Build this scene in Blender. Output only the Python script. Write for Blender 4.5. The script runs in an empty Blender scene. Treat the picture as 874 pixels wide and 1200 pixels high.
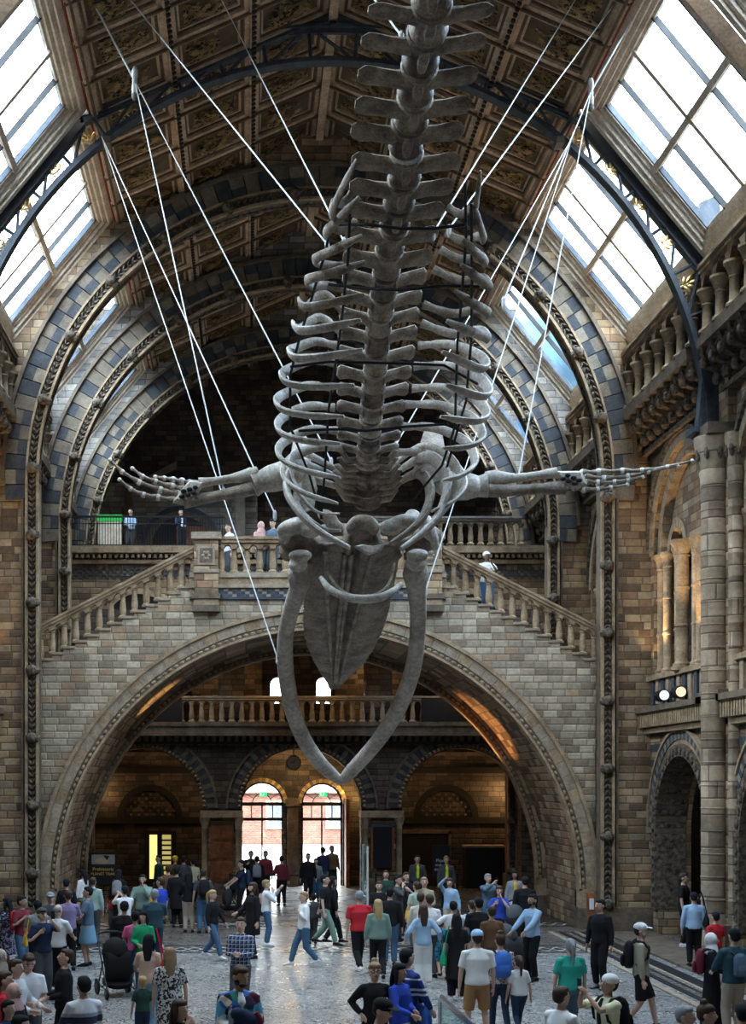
import bpy, bmesh, math, random
import numpy as np
from mathutils import Vector, Matrix
PI = math.pi
random.seed(7)
COL = bpy.context.scene.collection
# ---------------------------------------------------------------- camera geometry
F = 1620.0; VX = 290.0; VY = 915.0; CX = -2.0; CZ = 4.2
def at(px, py, Y):
    return Vector((CX + (px - VX) * Y / F, Y, CZ + (VY - py) * Y / F))
# ---------------------------------------------------------------- mesh builder
class MB:
    def __init__(s): s.v = []; s.f = []; s.m = []; s.mats = []
    def mi(s, mat):
        if mat is None: return 0
        if mat not in s.mats: s.mats.append(mat)
        return s.mats.index(mat)
    def add(s, verts, faces, mat=None):
        b = len(s.v); k = s.mi(mat)
        s.v.extend([tuple(p) for p in verts])
        for f in faces: s.f.append(tuple(b + i for i in f)); s.m.append(k)
    def box(s, x0, x1, y0, y1, z0, z1, mat=None):
        v = [(x, y, z) for z in (z0, z1) for y in (y0, y1) for x in (x0, x1)]
        s.add(v, [(0,2,3,1),(4,5,7,6),(0,1,5,4),(2,6,7,3),(0,4,6,2),(1,3,7,5)], mat)
    def hexa(s, v, mat=None):
        s.add(v, [(0,3,2,1),(4,5,6,7),(0,1,5,4),(1,2,6,5),(2,3,7,6),(3,0,4,7)], mat)
    def prism(s, poly, d, mat=None):
        """poly: list of 3D points, extruded by vector d"""
        n = len(poly); d = Vector(d)
        v = [Vector(p) for p in poly] + [Vector(p) + d for p in poly]
        s.add(v, [tuple(range(n))[::-1], tuple(range(n, 2*n))] + [(i, (i+1) % n, n + (i+1) % n, n + i) for i in range(n)], mat)
    def tube(s, pts, rad, seg=8, mat=None, cap=True, flat=None, up=None):
        """loft of ellipses; rad: number | list | list of (a,b); up: reference direction for a-axis normal"""
        pts = [Vector(p) for p in pts]; n = len(pts)
        if not isinstance(rad, (list, tuple)): rad = [rad] * n
        rad = [r if isinstance(r, (list, tuple)) else (r, r) for r in rad]
        t0 = (pts[1] - pts[0]).normalized()
        ref = Vector(up) if up is not None else (Vector((0,0,1)) if abs(t0.z) < .9 else Vector((0,1,0)))
        vs = []; prev = None
        for i in range(n):
            t = (pts[min(i+1, n-1)] - pts[max(i-1, 0)])
            if t.length < 1e-9: t = t0.copy()
            t.normalize()
            if up is not None or prev is None: a = ref.cross(t)
            else: a = prev - t * prev.dot(t)
            if a.length < 1e-6: a = Vector((1,0,0)).cross(t)
            a.normalize(); b = t.cross(a); prev = a
            for k in range(seg):
                th = 2*PI*k/seg
                vs.append(pts[i] + a * (math.cos(th)*rad[i][0]) + b * (math.sin(th)*rad[i][1]))
        fs = [(i*seg+k, i*seg+(k+1)%seg, (i+1)*seg+(k+1)%seg, (i+1)*seg+k) for i in range(n-1) for k in range(seg)]
        if cap: fs += [tuple(range(seg))[::-1], tuple((n-1)*seg+k for k in range(seg))]
        s.add(vs, fs, mat)
    def lathe(s, c, prof, seg=12, mat=None, axis='Z'):
        vs = []
        for r, z in prof:
            for k in range(seg):
                th = 2*PI*k/seg
                if axis == 'Z': vs.append((c[0]+r*math.cos(th), c[1]+r*math.sin(th), c[2]+z))
                elif axis == 'Y': vs.append((c[0]+r*math.cos(th), c[1]+z, c[2]+r*math.sin(th)))
                else: vs.append((c[0]+z, c[1]+r*math.cos(th), c[2]+r*math.sin(th)))
        n = len(prof)
        fs = [(i*seg+k, i*seg+(k+1)%seg, (i+1)*seg+(k+1)%seg, (i+1)*seg+k) for i in range(n-1) for k in range(seg)]
        fs += [tuple(range(seg))[::-1], tuple((n-1)*seg+k for k in range(seg))]
        s.add(vs, fs, mat)
    def ell(s, c, r, rot=None, seg=10, rings=6, mat=None):
        vs = []; c = Vector(c)
        for i in range(rings+1):
            ph = PI*i/rings
            rr = max(math.sin(ph), 0.02)
            for k in range(seg):
                th = 2*PI*k/seg
                p = Vector((r[0]*rr*math.cos(th), r[1]*rr*math.sin(th), r[2]*math.cos(ph)))
                if rot is not None: p = rot @ p
                vs.append(c + p)
        fs = [(i*seg+k, (i+1)*seg+k, (i+1)*seg+(k+1)%seg, i*seg+(k+1)%seg) for i in range(rings) for k in range(seg)]
        fs += [tuple(range(seg)), tuple(rings*seg+k for k in range(seg))[::-1]]
        s.add(vs, fs, mat)
    def strip(s, ax, t0, t1, us, zb, zt, mat=None):
        """wall strip between curves zb(u), zt(u); ax 'X': u runs along X, thickness t0..t1 along Y"""
        P = (lambda u, t, z: (u, t, z)) if ax == 'X' else (lambda u, t, z: (t, u, z))
        vs = []
        for u in us:
            a, b = (zb(u) if callable(zb) else zb), (zt(u) if callable(zt) else zt)
            vs += [P(u,t0,a), P(u,t1,a), P(u,t1,b), P(u,t0,b)]
        n = len(us); fs = []
        for i in range(n-1):
            o = 4*i; q = o+4
            fs += [(o, q, q+3, o+3), (o+1, o+2, q+2, q+1), (o+3, q+3, q+2, o+2), (o, o+1, q+1, q)]
        fs += [(0,3,2,1), (4*n-4, 4*n-3, 4*n-2, 4*n-1)]
        s.add(vs, fs, mat)
    def ring(s, ax, t0, t1, cu, cz, r0, r1, a0, a1, n, matf, gap=0.0, rz=1.0):
        for i in range(n):
            b0 = a0 + (a1-a0)*(i+gap)/n; b1 = a0 + (a1-a0)*(i+1-gap)/n
            q = []
            for t in (t0, t1):
                for (r, b) in ((r0,b0),(r1,b0),(r1,b1),(r0,b1)):
                    u = cu + r*math.cos(b); z = cz + r*math.sin(b)*rz
                    q.append((u,t,z) if ax == 'X' else (t,u,z))
            s.hexa(q, matf(i) if callable(matf) else matf)
    def sweep(s, path, prof, mat=None, side=None, closed=False):
        """sweep 2D profile (a along outward normal n, b along fixed vector side)"""
        path = [Vector(p) for p in path]; n = len(path); k = len(prof); side = Vector(side)
        vs = []
        for i in range(n):
            t = (path[min(i+1,n-1)] - path[max(i-1,0)]).normalized()
            nn = side.cross(t).normalized()
            for a, b in prof: vs.append(path[i] + nn*a + side*b)
        fs = [(i*k+j, i*k+(j+1)%k, (i+1)*k+(j+1)%k, (i+1)*k+j) for i in range(n-1) for j in range(k)]
        fs += [tuple(range(k))[::-1], tuple((n-1)*k+j for j in range(k))]
        s.add(vs, fs, mat)
    def merge(s, o, M=None):
        b = len(s.v)
        s.v.extend([tuple((M @ Vector(p))) for p in o.v] if M is not None else o.v)
        mp = [s.mi(m) for m in o.mats] or [0]
        for f, m in zip(o.f, o.m): s.f.append(tuple(b+i for i in f)); s.m.append(mp[m])
    def mesh(s, name, mat=None, smooth=False, fix=True):
        me = bpy.data.meshes.new(name)
        me.from_pydata(s.v, [], s.f)
        mats = s.mats if s.mats else [mat]
        if s.mats and mat is not None and mat not in s.mats: pass
        for m in mats: me.materials.append(m)
        if len(mats) > 1: me.polygons.foreach_set('material_index', s.m)
        if fix:
            bm = bmesh.new(); bm.from_mesh(me); bmesh.ops.recalc_face_normals(bm, faces=bm.faces); bm.to_mesh(me); bm.free()
        if smooth:
            me.polygons.foreach_set('use_smooth', [True]*len(me.polygons))
            try: me.set_sharp_from_angle(angle=math.radians(40))
            except Exception: pass
        me.update()
        return me
    def build(s, name, mat=None, parent=None, smooth=False, loc=None, fix=True):
        me = s.mesh(name, mat, smooth, fix)
        o = bpy.data.objects.new(name, me); COL.objects.link(o)
        if parent is not None: o.parent = parent
        if loc is not None: o.location = loc
        return o
def link(name, me, parent=None, loc=(0,0,0), rot=None, scale=None):
    o = bpy.data.objects.new(name, me); COL.objects.link(o); o.location = loc
    if rot is not None: o.rotation_euler = rot
    if scale is not None: o.scale = scale
    if parent is not None: o.parent = parent
    return o
def empty(name, loc=(0,0,0), rz=0):
    o = bpy.data.objects.new(name, None); COL.objects.link(o); o.location = loc; o.rotation_euler = (0,0,rz); return o
def tag(o, label=None, cat=None, group=None, kind=None):
    if label: o['label'] = label
    if cat: o['category'] = cat
    if group: o['group'] = group
    if kind: o['kind'] = kind
    return o
def struct(o): o['kind'] = 'structure'; return o
# ---------------------------------------------------------------- materials
class NT:
    def __init__(s, name):
        s.m = bpy.data.materials.new(name); s.m.use_nodes = True
        s.t = s.m.node_tree; s.N = s.t.nodes; s.L = s.t.links
        s.b = s.N['Principled BSDF']
    def n(s, ty, **kw):
        x = s.N.new(ty)
        for k, v in kw.items(): setattr(x, k, v)
        return x
    def set(s, sock, v):
        if isinstance(v, bpy.types.NodeSocket): s.L.new(v, sock)
        else: sock.default_value = v
    def math(s, op, a, b=None, c=None):
        x = s.n('ShaderNodeMath', operation=op)
        s.set(x.inputs[0], a)
        if b is not None: s.set(x.inputs[1], b)
        if c is not None: s.set(x.inputs[2], c)
        return x.outputs[0]
    def mix(s, f, a, b, typ='MIX'):
        x = s.n('ShaderNodeMix', data_type='RGBA', blend_type=typ)
        s.set(x.inputs[0], f); s.set(x.inputs[6], a if isinstance(a, bpy.types.NodeSocket) else (*a[:3], 1)); s.set(x.inputs[7], b if isinstance(b, bpy.types.NodeSocket) else (*b[:3], 1))
        return x.outputs[2]
    def ramp(s, f, stops, const=False):
        x = s.n('ShaderNodeValToRGB'); s.L.new(f, x.inputs[0]); e = x.color_ramp
        e.interpolation = 'CONSTANT' if const else 'LINEAR'
        while len(e.elements) < len(stops): e.elements.new(.5)
        for el, (p, c) in zip(e.elements, stops):
            el.position = p; el.color = (*c[:3], 1) if isinstance(c, (tuple, list)) else (c, c, c, 1)
        return x.outputs[0]
    def noise(s, scale, detail=3, vec=None, rough=.6):
        x = s.n('ShaderNodeTexNoise'); x.inputs['Scale'].default_value = scale; x.inputs['Detail'].default_value = detail; x.inputs['Roughness'].default_value = rough
        if vec is not None: s.L.new(vec, x.inputs['Vector'])
        return x.outputs[0]
    def pos(s): return s.n('ShaderNodeNewGeometry').outputs['Position']
    def obj(s): return s.n('ShaderNodeTexCoord').outputs['Object']
    def bump(s, h, dist=.02, st=.6):
        x = s.n('ShaderNodeBump'); x.inputs['Strength'].default_value = st; x.inputs['Distance'].default_value = dist
        s.L.new(h, x.inputs['Height']); s.L.new(x.outputs[0], s.b.inputs['Normal'])
    def out(s, col=None, rough=.8, metal=0, spec=.3):
        if col is not None: s.set(s.b.inputs['Base Color'], col if isinstance(col, bpy.types.NodeSocket) else (*col[:3], 1))
        s.set(s.b.inputs['Roughness'], rough); s.set(s.b.inputs['Metallic'], metal)
        s.b.inputs['Specular IOR Level'].default_value = spec
        return s.m
_flat = {}
def flat(c, rough=.8, metal=0, spec=.3, var=.12, sc=6, name=None):
    key = (tuple(c), rough, metal, name)
    if key in _flat: return _flat[key]
    t = NT(name or 'paint'); nz = t.noise(sc, 3, t.obj())
    k = t.math('MULTIPLY_ADD', nz, 2*var, 1-var)
    v = t.n('ShaderNodeVectorMath', operation='SCALE'); v.inputs[0].default_value = c[:3]; t.L.new(k, v.inputs['Scale'])
    _flat[key] = t.out(v.outputs[0], rough, metal, spec)
    return _flat[key]
def brick(name, pal, w=.42, h=.2, mortar=(.11,.088,.068), mw=.009, rough=.85, stain=.5):
    t = NT(name)
    g = t.n('ShaderNodeNewGeometry'); sp = t.n('ShaderNodeSeparateXYZ'); t.L.new(g.outputs['Position'], sp.inputs[0])
    sn = t.n('ShaderNodeSeparateXYZ'); t.L.new(g.outputs['True Normal'], sn.inputs[0])
    mk = t.math('GREATER_THAN', t.math('ABSOLUTE', sn.outputs[0]), t.math('ABSOLUTE', sn.outputs[1]))
    u = t.math('ADD', t.math('MULTIPLY', sp.outputs[0], t.math('SUBTRACT', 1.0, mk)), t.math('MULTIPLY', sp.outputs[1], mk))
    row = t.math('FLOOR', t.math('DIVIDE', sp.outputs[2], h))
    wn = t.n('ShaderNodeTexWhiteNoise', noise_dimensions='1D'); t.L.new(row, wn.inputs['W'])
    cf = t.math('ADD', t.math('DIVIDE', u, w), t.math('MULTIPLY', wn.outputs[0], 3.0))
    col = t.math('FLOOR', cf)
    cv = t.n('ShaderNodeCombineXYZ'); t.L.new(row, cv.inputs[0]); t.L.new(col, cv.inputs[1]); t.L.new(mk, cv.inputs[2])
    w3 = t.n('ShaderNodeTexWhiteNoise', noise_dimensions='3D'); t.L.new(cv.outputs[0], w3.inputs['Vector'])
    n = len(pal)
    c = t.ramp(w3.outputs[0], [(i/n, p) for i, p in enumerate(pal)], True)
    fu = t.math('FRACT', cf); fv = t.math('FRACT', t.math('DIVIDE', sp.outputs[2], h))
    du = t.math('MULTIPLY', t.math('MINIMUM', fu, t.math('SUBTRACT', 1.0, fu)), w)
    dv = t.math('MULTIPLY', t.math('MINIMUM', fv, t.math('SUBTRACT', 1.0, fv)), h)
    dd = t.math('MINIMUM', du, dv)
    mo = t.math('LESS_THAN', dd, mw)
    st = t.ramp(t.noise(.7, 5, g.outputs['Position']), [(.3, 1-stain), (.7, 1.15)])
    fine = t.ramp(t.noise(9, 3, g.outputs['Position']), [(.25, .75), (.75, 1.2)])
    c = t.mix(1.0, c, st, 'MULTIPLY'); c = t.mix(1.0, c, fine, 'MULTIPLY')
    c = t.mix(mo, c, mortar)
    t.bump(t.math('MINIMUM', t.math('MULTIPLY', dd, 30.0), 1.0), .02, .7)
    return t.out(c, rough)
def stone(name, c, c2=None, sc=3, rough=.8, bump=.0):
    t = NT(name); p = t.pos(); c2 = c2 or tuple(x*.6 for x in c)
    k = t.ramp(t.noise(sc, 5, p), [(.35, c2), (.65, c)])
    k = t.mix(1.0, k, t.ramp(t.noise(sc*7, 3, p), [(.3, .7), (.7, 1.15)]), 'MULTIPLY')
    if bump: t.bump(t.noise(sc*6, 4, p), bump, .8)
    return t.out(k, rough)
def emit(name, c, st):
    t = NT(name); t.b.inputs['Base Color'].default_value = (0,0,0,1)
    t.b.inputs['Emission Color'].default_value = (*c, 1); t.b.inputs['Emission Strength'].default_value = st
    return t.m
def glass(name, tint=(.93,.97,1), gl=.06, refl_tint=0.0):
    t = NT(name); t.N.remove(t.b)
    tr = t.n('ShaderNodeBsdfTransparent'); tr.inputs[0].default_value = (*tint, 1)
    if refl_tint:
        r = t.ramp(t.noise(.8, 4, t.pos()), [(.4, tuple(x*(1-refl_tint) for x in tint)), (.62, tint)]); t.L.new(r, tr.inputs[0])  # patchy tint paints bluish reflections into the panes
    g = t.n('ShaderNodeBsdfGlossy'); g.inputs['Roughness'].default_value = .05
    mx = t.n('ShaderNodeMixShader'); mx.inputs[0].default_value = gl
    t.L.new(tr.outputs[0], mx.inputs[1]); t.L.new(g.outputs[0], mx.inputs[2])
    t.L.new(mx.outputs[0], t.N['Material Output'].inputs[0]); return t.m
TAN = [(.38,.265,.155),(.25,.17,.10),(.47,.35,.225),(.20,.13,.078),(.33,.25,.17),(.42,.29,.17),(.16,.11,.07),(.32,.195,.115)]
GRY = [(.33,.31,.29),(.24,.225,.205),(.40,.38,.35),(.28,.25,.22),(.20,.19,.18),(.36,.33,.28)]
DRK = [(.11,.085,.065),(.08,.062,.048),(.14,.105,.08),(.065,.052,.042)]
M = {}
M['tan'] = brick('tan_terracotta_blocks', TAN, .46, .21)
M['grey'] = brick('grey_terracotta_blocks', GRY, .5, .22, stain=.35)
M['pale'] = brick('pale_spandrel_blocks', [(.41,.34,.25),(.31,.25,.18),(.49,.42,.32),(.25,.195,.14),(.43,.35,.26),(.34,.29,.225),(.36,.255,.17)], .40, .2, mortar=(.17,.135,.10), mw=.007, stain=.35)
M['shaft'] = brick('column_drums', [(.36,.275,.19),(.28,.21,.145),(.41,.32,.23),(.24,.18,.13)], 3.0, .38, mw=.012)
M['dark'] = brick('shade_dark_blocks', DRK, .46, .21, mortar=(.03,.025,.02))  # dark palette paints shade into the end and recess walls
M['stone'] = stone('buff_terracotta', (.43,.32,.205), (.22,.155,.095), 2.5)
M['stoned'] = stone('brown_terracotta', (.19,.145,.105), (.09,.07,.052), 3)
M['orn'] = stone('carved_terracotta', (.24,.19,.14), (.035,.028,.022), 9, bump=.05)
M['blue'] = stone('slate_blue_terracotta', (.075,.09,.115), (.045,.054,.07), 4)
M['blue2'] = stone('mid_blue_terracotta', (.11,.125,.145), (.07,.08,.095), 4)
M['cream'] = stone('cream_terracotta', (.40,.33,.24), (.26,.20,.145), 4)
M['vb'] = stone('voussoir_slate', (.062,.067,.076), (.036,.04,.047), 3)
M['vt'] = stone('voussoir_buff', (.19,.155,.115), (.11,.09,.068), 3)
M['vl'] = stone('voussoir_light', (.25,.21,.16), (.16,.135,.10), 3)
M['greyst'] = stone('grey_terracotta', (.25,.22,.185), (.16,.14,.12), 4)
M['iron'] = stone('blue_grey_iron', (.075,.092,.115), (.042,.052,.066), 4, rough=.45)
M['black'] = flat((.012,.012,.013), .5, name='black_metal')
M['gold'] = NT('gilding').out((.75,.5,.2), .35, .9)
M['wood'] = stone('oak', (.34,.12,.05), (.15,.05,.022), 3, rough=.4)
M['frame'] = stone('painted_window_frame', (.78,.68,.56), (.55,.46,.36), 2)
M['red'] = flat((.16,.02,.015), .7, name='oxblood_paint')
M['glass'] = glass('skylight_glass', (.80,.90,1.0), .05, .25)
M['pane'] = glass('clear_glass')
M['void'] = flat((.02,.017,.014), .9, name='black_frame_and_shade')  # near-black for frames; also paints the shade inside blind openings
# ================================================================= ARCHITECTURE
YT = 32.4; YA = [38.85, 45.6, 52.6]; ZS = 12.5
RIDGE = 22.3; EX, EZ = 5.75, 19.8; SX, SZ = 8.6, 16.35
def cosl(c, r, n=24): return [c - r*math.cos(PI*i/n) for i in range(n+1)]
def arc(c, cz, r): return lambda u: cz + math.sqrt(max(r*r - (u-c)**2, 0))
# ---- floor
def floor_material():
    t = NT('speckled_terrazzo'); p = t.pos()
    sp = t.n('ShaderNodeSeparateXYZ'); t.L.new(p, sp.inputs[0])
    v = t.n('ShaderNodeTexVoronoi'); v.inputs['Scale'].default_value = 30; t.L.new(p, v.inputs['Vector'])
    c = t.ramp(v.outputs['Color'], [(0,(.035,.034,.033)),(.22,(.20,.195,.19)),(.5,(.40,.39,.375)),(.75,(.11,.107,.104))], True)
    c = t.mix(1.0, c, t.ramp(t.noise(.35, 4, p), [(.3,.8),(.7,1.15)]), 'MULTIPLY')
    # mosaic bands across the hall
    y = sp.outputs[1]; x = sp.outputs[0]
    def band(y0, y1): return t.math('MULTIPLY', t.math('GREATER_THAN', y, y0), t.math('LESS_THAN', y, y1))
    brown = t.ramp(t.noise(2, 4, p), [(.3,(.05,.04,.032)),(.7,(.12,.095,.075))])
    mid = t.math('MULTIPLY', t.math('GREATER_THAN', y, 35.2), t.math('LESS_THAN', y, 39.8)); brown = t.mix(mid, brown, t.mix(1.0, c, (.55,.5,.46), 'MULTIPLY'))
    far = t.math('GREATER_THAN', y, 35.2)
    c = t.mix(far, c, brown)
    lane = t.math('LESS_THAN', t.math('ABSOLUTE', t.math('ADD', x, -.2)), 2.3)
    slab = t.ramp(t.noise(1.1, 4, p), [(.3,(.10,.105,.112)),(.7,(.20,.21,.225))])
    c = t.mix(t.math('MULTIPLY', far, lane), c, slab)
    def guil(y0, y1):
        m = (y0+y1)/2; h = (y1-y0)/2
        sx = t.math('SINE', t.math('MULTIPLY', x, 9.0)); d = t.math('DIVIDE', t.math('SUBTRACT', y, m), h)
        a = t.math('LESS_THAN', t.math('ABSOLUTE', t.math('SUBTRACT', t.math('ABSOLUTE', d), t.math('MULTIPLY', t.math('ABSOLUTE', sx), .7))), .2)
        return band(y0, y1), a
    for (y0, y1) in ((40.1,41.0),(34.1,34.9)):
        b, a = guil(y0, y1)
        c = t.mix(b, c, t.mix(a, (.025,.023,.022), (.42,.40,.36)))
    for (y0, y1) in ((33.7,33.95),(35.0,35.3),(39.7,39.95),(41.1,41.4),(44,44.4)):
        c = t.mix(band(y0, y1), c, (.04,.037,.035))
    t.b.inputs['IOR'].default_value = 1.2
    m = t.out(c, t.ramp(t.noise(1.5, 4, p), [(.3,.23),(.7,.33)]), 0, .3)
    return m
M['floor'] = floor_material()
fl = MB(); fl.box(-9.8, 9.8, -5, 58, -.3, 0, M['floor']); struct(fl.build('floor'))
# ---- ground outside, building across the way
g = MB(); g.box(-40, 40, 58, 110, -.35, -.05); struct(g.build('ground', stone('pale_paving', (.2,.2,.2), (.15,.15,.15), 1)))
e = empty('brick_building', (0,92,0)); tag(e, 'red and white brick building seen through the glass entrance doors', 'building')
b = MB(); b.box(-24, 24, 1, 7, 5.8, 17, flat((.75,.75,.73), .8, name='backdrop_white')); b.build('bright_backdrop', parent=e)  # added white backdrop that makes the small balcony windows bright
b = MB(); b.box(-22, 22, 0, 6, -.1, 3.4, brick('red_facade', [(.2,.07,.05),(.18,.06,.045),(.22,.085,.06)], .3, .1)); b.build('facade', parent=e)
b = MB(); b.box(-22.2, 22.2, -.3, 6, 3.4, 5.8); b.build('cornice', M['cream'], e)
for i in range(9):
    b = MB(); x = -16 + i*4; b.box(x-.8, x+.8, -.08, .1, 1.0, 2.9, M['cream']); b.box(x-.6, x+.6, -.1, .1, 1.2, 2.7, M['blue2']); b.build('window', parent=e)
# ---- shell: outer walls, roof
def shell():
    b = MB(); b.box(-5+6.2, 0, 0, 0, 0, 0) if False else None
    # north wall behind the camera
    b = MB(); b.box(-11.3, 11.3, -5.4, -5, -.3, 23); struct(b.build('wall_north', M['tan']))
shell()
# ---- side walls: bays
BAYS = [(-5, 0.4), (.4, 6.8), (6.8, 13.2), (13.2, 19.6), (19.6, 26.0), (26.0, YT), (YT, YA[0]), (YA[0], YA[1]), (YA[1], YA[2]), (YA[2], 58)]
walls = {}
for s, nm in ((-1, 'wall_left'), (1, 'wall_right')):
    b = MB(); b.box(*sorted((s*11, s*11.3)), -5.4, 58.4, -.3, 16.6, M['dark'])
    b.box(*sorted((s*8.75, s*11.3)), -5.4, 58.4, 16.25, 16.5, M['stoned'])
    b.box(*sorted((s*9.2, s*11.0)), -5.4, 58.4, 14.0, 14.2, M['stoned'])
    b.box(*sorted((s*9.2, s*11.0)), -5.4, 58.4, 6.0, 6.2, M['stoned'])
    b.box(*sorted((s*9.2, s*11.0)), -5.4, 58.4, -.3, -.02, M['stoned'])
    walls[s] = struct(b.build(nm))
def lath_col(r, h, seg=14):
    """column with moulded base, annulets and leafy capital"""
    return [(r*1.7,0),(r*1.7,.08*1),(r*1.45,.1),(r*1.5,.16),(r*1.15,.2),(r,.24),(r,h*.33),(r*1.16,h*.335),(r*1.16,h*.35),(r,h*.355),(r,h*.62),(r*1.16,h*.625),(r*1.16,h*.64),(r,h*.645),(r,h-.42),(r*1.2,h-.40),(r*1.05,h-.36),(r*1.35,h-.18),(r*1.75,h-.09),(r*1.8,h-.08),(r*1.8,h)]
def bay(s, y0, y1, detail=True):
    """one bay of the nave wall between piers"""
    W = walls[s]; X = 9.2; xi, xo = s*X, s*(X+.9); c = (y0+y1)/2; hl = (y1-y0)/2
    R = hl - 1.12; b = MB(); U = 'Y'
    ys = [y0, c-R]; 
    # lower storey 0..6
    for (a0, a1) in ((y0, c-R), (c+R, y1)): b.strip(U, xi, xo, [a0, a1], 0, 6.0, M['tan'])
    b.strip(U, xi, xo, cosl(c, R), arc(c, 2.75, R), 6.0, M['tan'])
    # middle storey 6..14.2
    R2 = hl - .72
    for (a0, a1) in ((y0, c-R2), (c+R2, y1)): b.strip(U, xi, xo, [a0, a1], 6.0, 14.3, M['tan'])
    b.strip(U, xi, xo, [c-R2, c+R2], 6.0, 7.0, M['stone'])
    b.strip(U, xi, xo, cosl(c, R2), arc(c, 10.4, R2), 14.3, M['tan'])
    b.strip(U, xi, xo, [y0, y1], 16.0, 16.4, M['stoned'])
    b.build('bay_wall', parent=W)
    if not detail: return
    e = MB(); xa = s*(X-.07)
    # striped blue spandrels of the ground arch, chevron ring
    for k in range(7):
        z = 2.9 + k*.42
        for sg in (-1, 1):
            yy0 = c + sg*(hl-.05); lim = math.sqrt(max((R+.7)**2 - max(z-2.75,0)**2, 0)); yy1 = c + sg*max(lim, .2)
            if (yy1-yy0)*sg < -.05: e.box(*sorted((s*(X-.02), xi)), *sorted((yy0, yy1)), z, z+.2, M['vb'])
    e.ring('Y', xa, s*(X+.1), c, 2.75, R+.42, R+.66, 0, PI, 54, lambda i: M['blue'] if i % 2 else M['vl'], .06); e.ring('Y', s*(X-.04), s*(X+.1), c, 2.75, R+.3, R+.42, 0, PI, 30, M['stone'])
    e.ring('Y', s*(X-.12), s*(X+.1), c, 2.75, R+.66, R+.74, 0, PI, 24, M['stone'])
    e.build('arch_ring', parent=W)
    o = MB(); o.ring('Y', s*(X-.1), s*(X+.75), c, 2.75, R-.02, R+.3, 0, PI, 40, lambda i: M['orn'] if i % 2 else M['stoned'], .04)
    for sg in (-1, 1):
        yy = c + sg*(R+.13)
        o.box(*sorted((s*(X-.1), s*(X+.75))), yy-.15, yy+.15, .7, 2.75, M['orn'])
        for k in range(9): o.ell((s*(X-.1), yy, .85+k*.22), (.07,.12,.09), None, 6, 4, M['orn'])
    for k in range(22):
        a = PI*(k+.5)/22; o.ell((s*(X-.1), c+(R+.13)*math.cos(a), 2.75+(R+.13)*math.sin(a)), (.07,.13,.13), None, 6, 4, M['orn'])
    o.build('carved_moulding', parent=W, smooth=True)
    # ledge + small corbels at 6m
    e = MB(); e.box(*sorted((s*(X-.45), xi)), y0+.4, y1-.3, 6.05, 6.2, M['stoned'])
    e.box(*sorted((s*(X-.2), xi)), y0+.4, y1-.3, 5.5, 5.62, M['stone'])
    n = int((y1-y0)/.2)
    for k in range(n):
        yy = y0+.5 + k*(y1-y0-.9)/n
        e.box(*sorted((s*(X-.36), xi)), yy, yy+.1, 5.66, 6.05, M['stone'])
    for k in range(12):
        yy = y0+.5+k*(y1-y0-.9)/12
        e.box(*sorted((s*(X-.06), xi)), yy, yy+.24, 6.25, 6.95, M['blue'] if k % 2 else M['cream'])
    e.box(*sorted((s*(X-.14), s*(X+.5))), y0+.5, y1-.5, 6.95, 7.08, M['stone'])
    e.build('string_course', parent=W)
    # upper arch rings
    e = MB()
    e.ring('Y', s*(X-.06), s*(X+.2), c, 10.4, R2+.02, R2+.28, 0, PI, 34, lambda i: M['cream'] if i % 2 else M['stone'], .02)
    e.ring('Y', s*(X-.14), s*(X+.05), c, 10.4, R2+.28, R2+.42, 0, PI, 24, M['orn'])
    e.ring('Y', s*(X+.1), s*(X+.85), c, 10.4, R2-.3, R2+.0, 0, PI, 34, lambda i: M['cream'] if i % 2 else M['stone'], .02)
    e.build('upper_arch_ring', parent=W)
    # inner tracery: two sub arches on clustered columns
    e = MB(); r3 = .62; xt0, xt1 = s*(X+.35), s*(X+.7)
    cs = (c-1.4, c+1.4)
    sub = lambda u: max(arc(cs[0], 10.4, r3)(u) if abs(u-cs[0]) < r3 else 10.4, arc(cs[1], 10.4, r3)(u) if abs(u-cs[1]) < r3 else 10.4)
    us = sorted(set([c-R2, c+R2, c] + cosl(cs[0], r3, 14) + cosl(cs[1], r3, 14)))
    e.strip('Y', xt0, xt1, us, sub, lambda u: arc(c, 10.4, R2)(u) + .05, M['tan'])
    for q in cs: e.ring('Y', s*(X+.28), s*(X+.5), q, 10.4, r3-.02, r3+.2, 0, PI, 18, lambda i: M['cream'] if i % 2 else M['stone'], .02)
    e.build('tracery', parent=W)
    for yy, rr in ((c-2.4,.13), (c-1.95,.11), (c-.85,.12), (c-.45,.1), (c, .17), (c+.9,.12), (c+1.9,.12), (c+2.4,.13)):
        cm = MB(); cm.lathe((s*(X+.2 if yy != c else X+.0), yy, 7.05), lath_col(rr, 3.35), 12, M['stone'])
        cm.build('column', parent=W, smooth=True)
    # corbel table under the top gallery
    e = MB(); n = 9; w = (y1-y0-.9)/n
    e.box(*sorted((s*8.4, xi)), y0+.4, y1-.4, 14.2, 14.42, M['stoned'])
    e.box(*sorted((s*8.95, xi)), y0+.4, y1-.4, 13.2, 13.32, M['orn'])
    for k in range(n+1):
        yy = y0+.45+k*w
        e.prism([(s*9.2,yy-.1,13.3),(s*9.0,yy-.1,13.35),(s*8.85,yy-.1,13.65),(s*8.6,yy-.1,13.75),(s*8.45,yy-.1,14.2),(s*9.2,yy-.1,14.2)], (0,.2,0), M['orn'])
        e.ell((s*8.85,yy,13.5), (.12,.13,.16), None, 8, 5, M['orn']); e.ell((s*8.55,yy,13.85), (.12,.14,.15), None, 8, 5, M['orn'])
        if k < n: e.ring('Y', s*8.55, xi, yy+w/2, 13.85, w*.33, w*.5, 0, PI, 8, M['orn'])
    e.build('corbel_table', parent=W)
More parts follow.
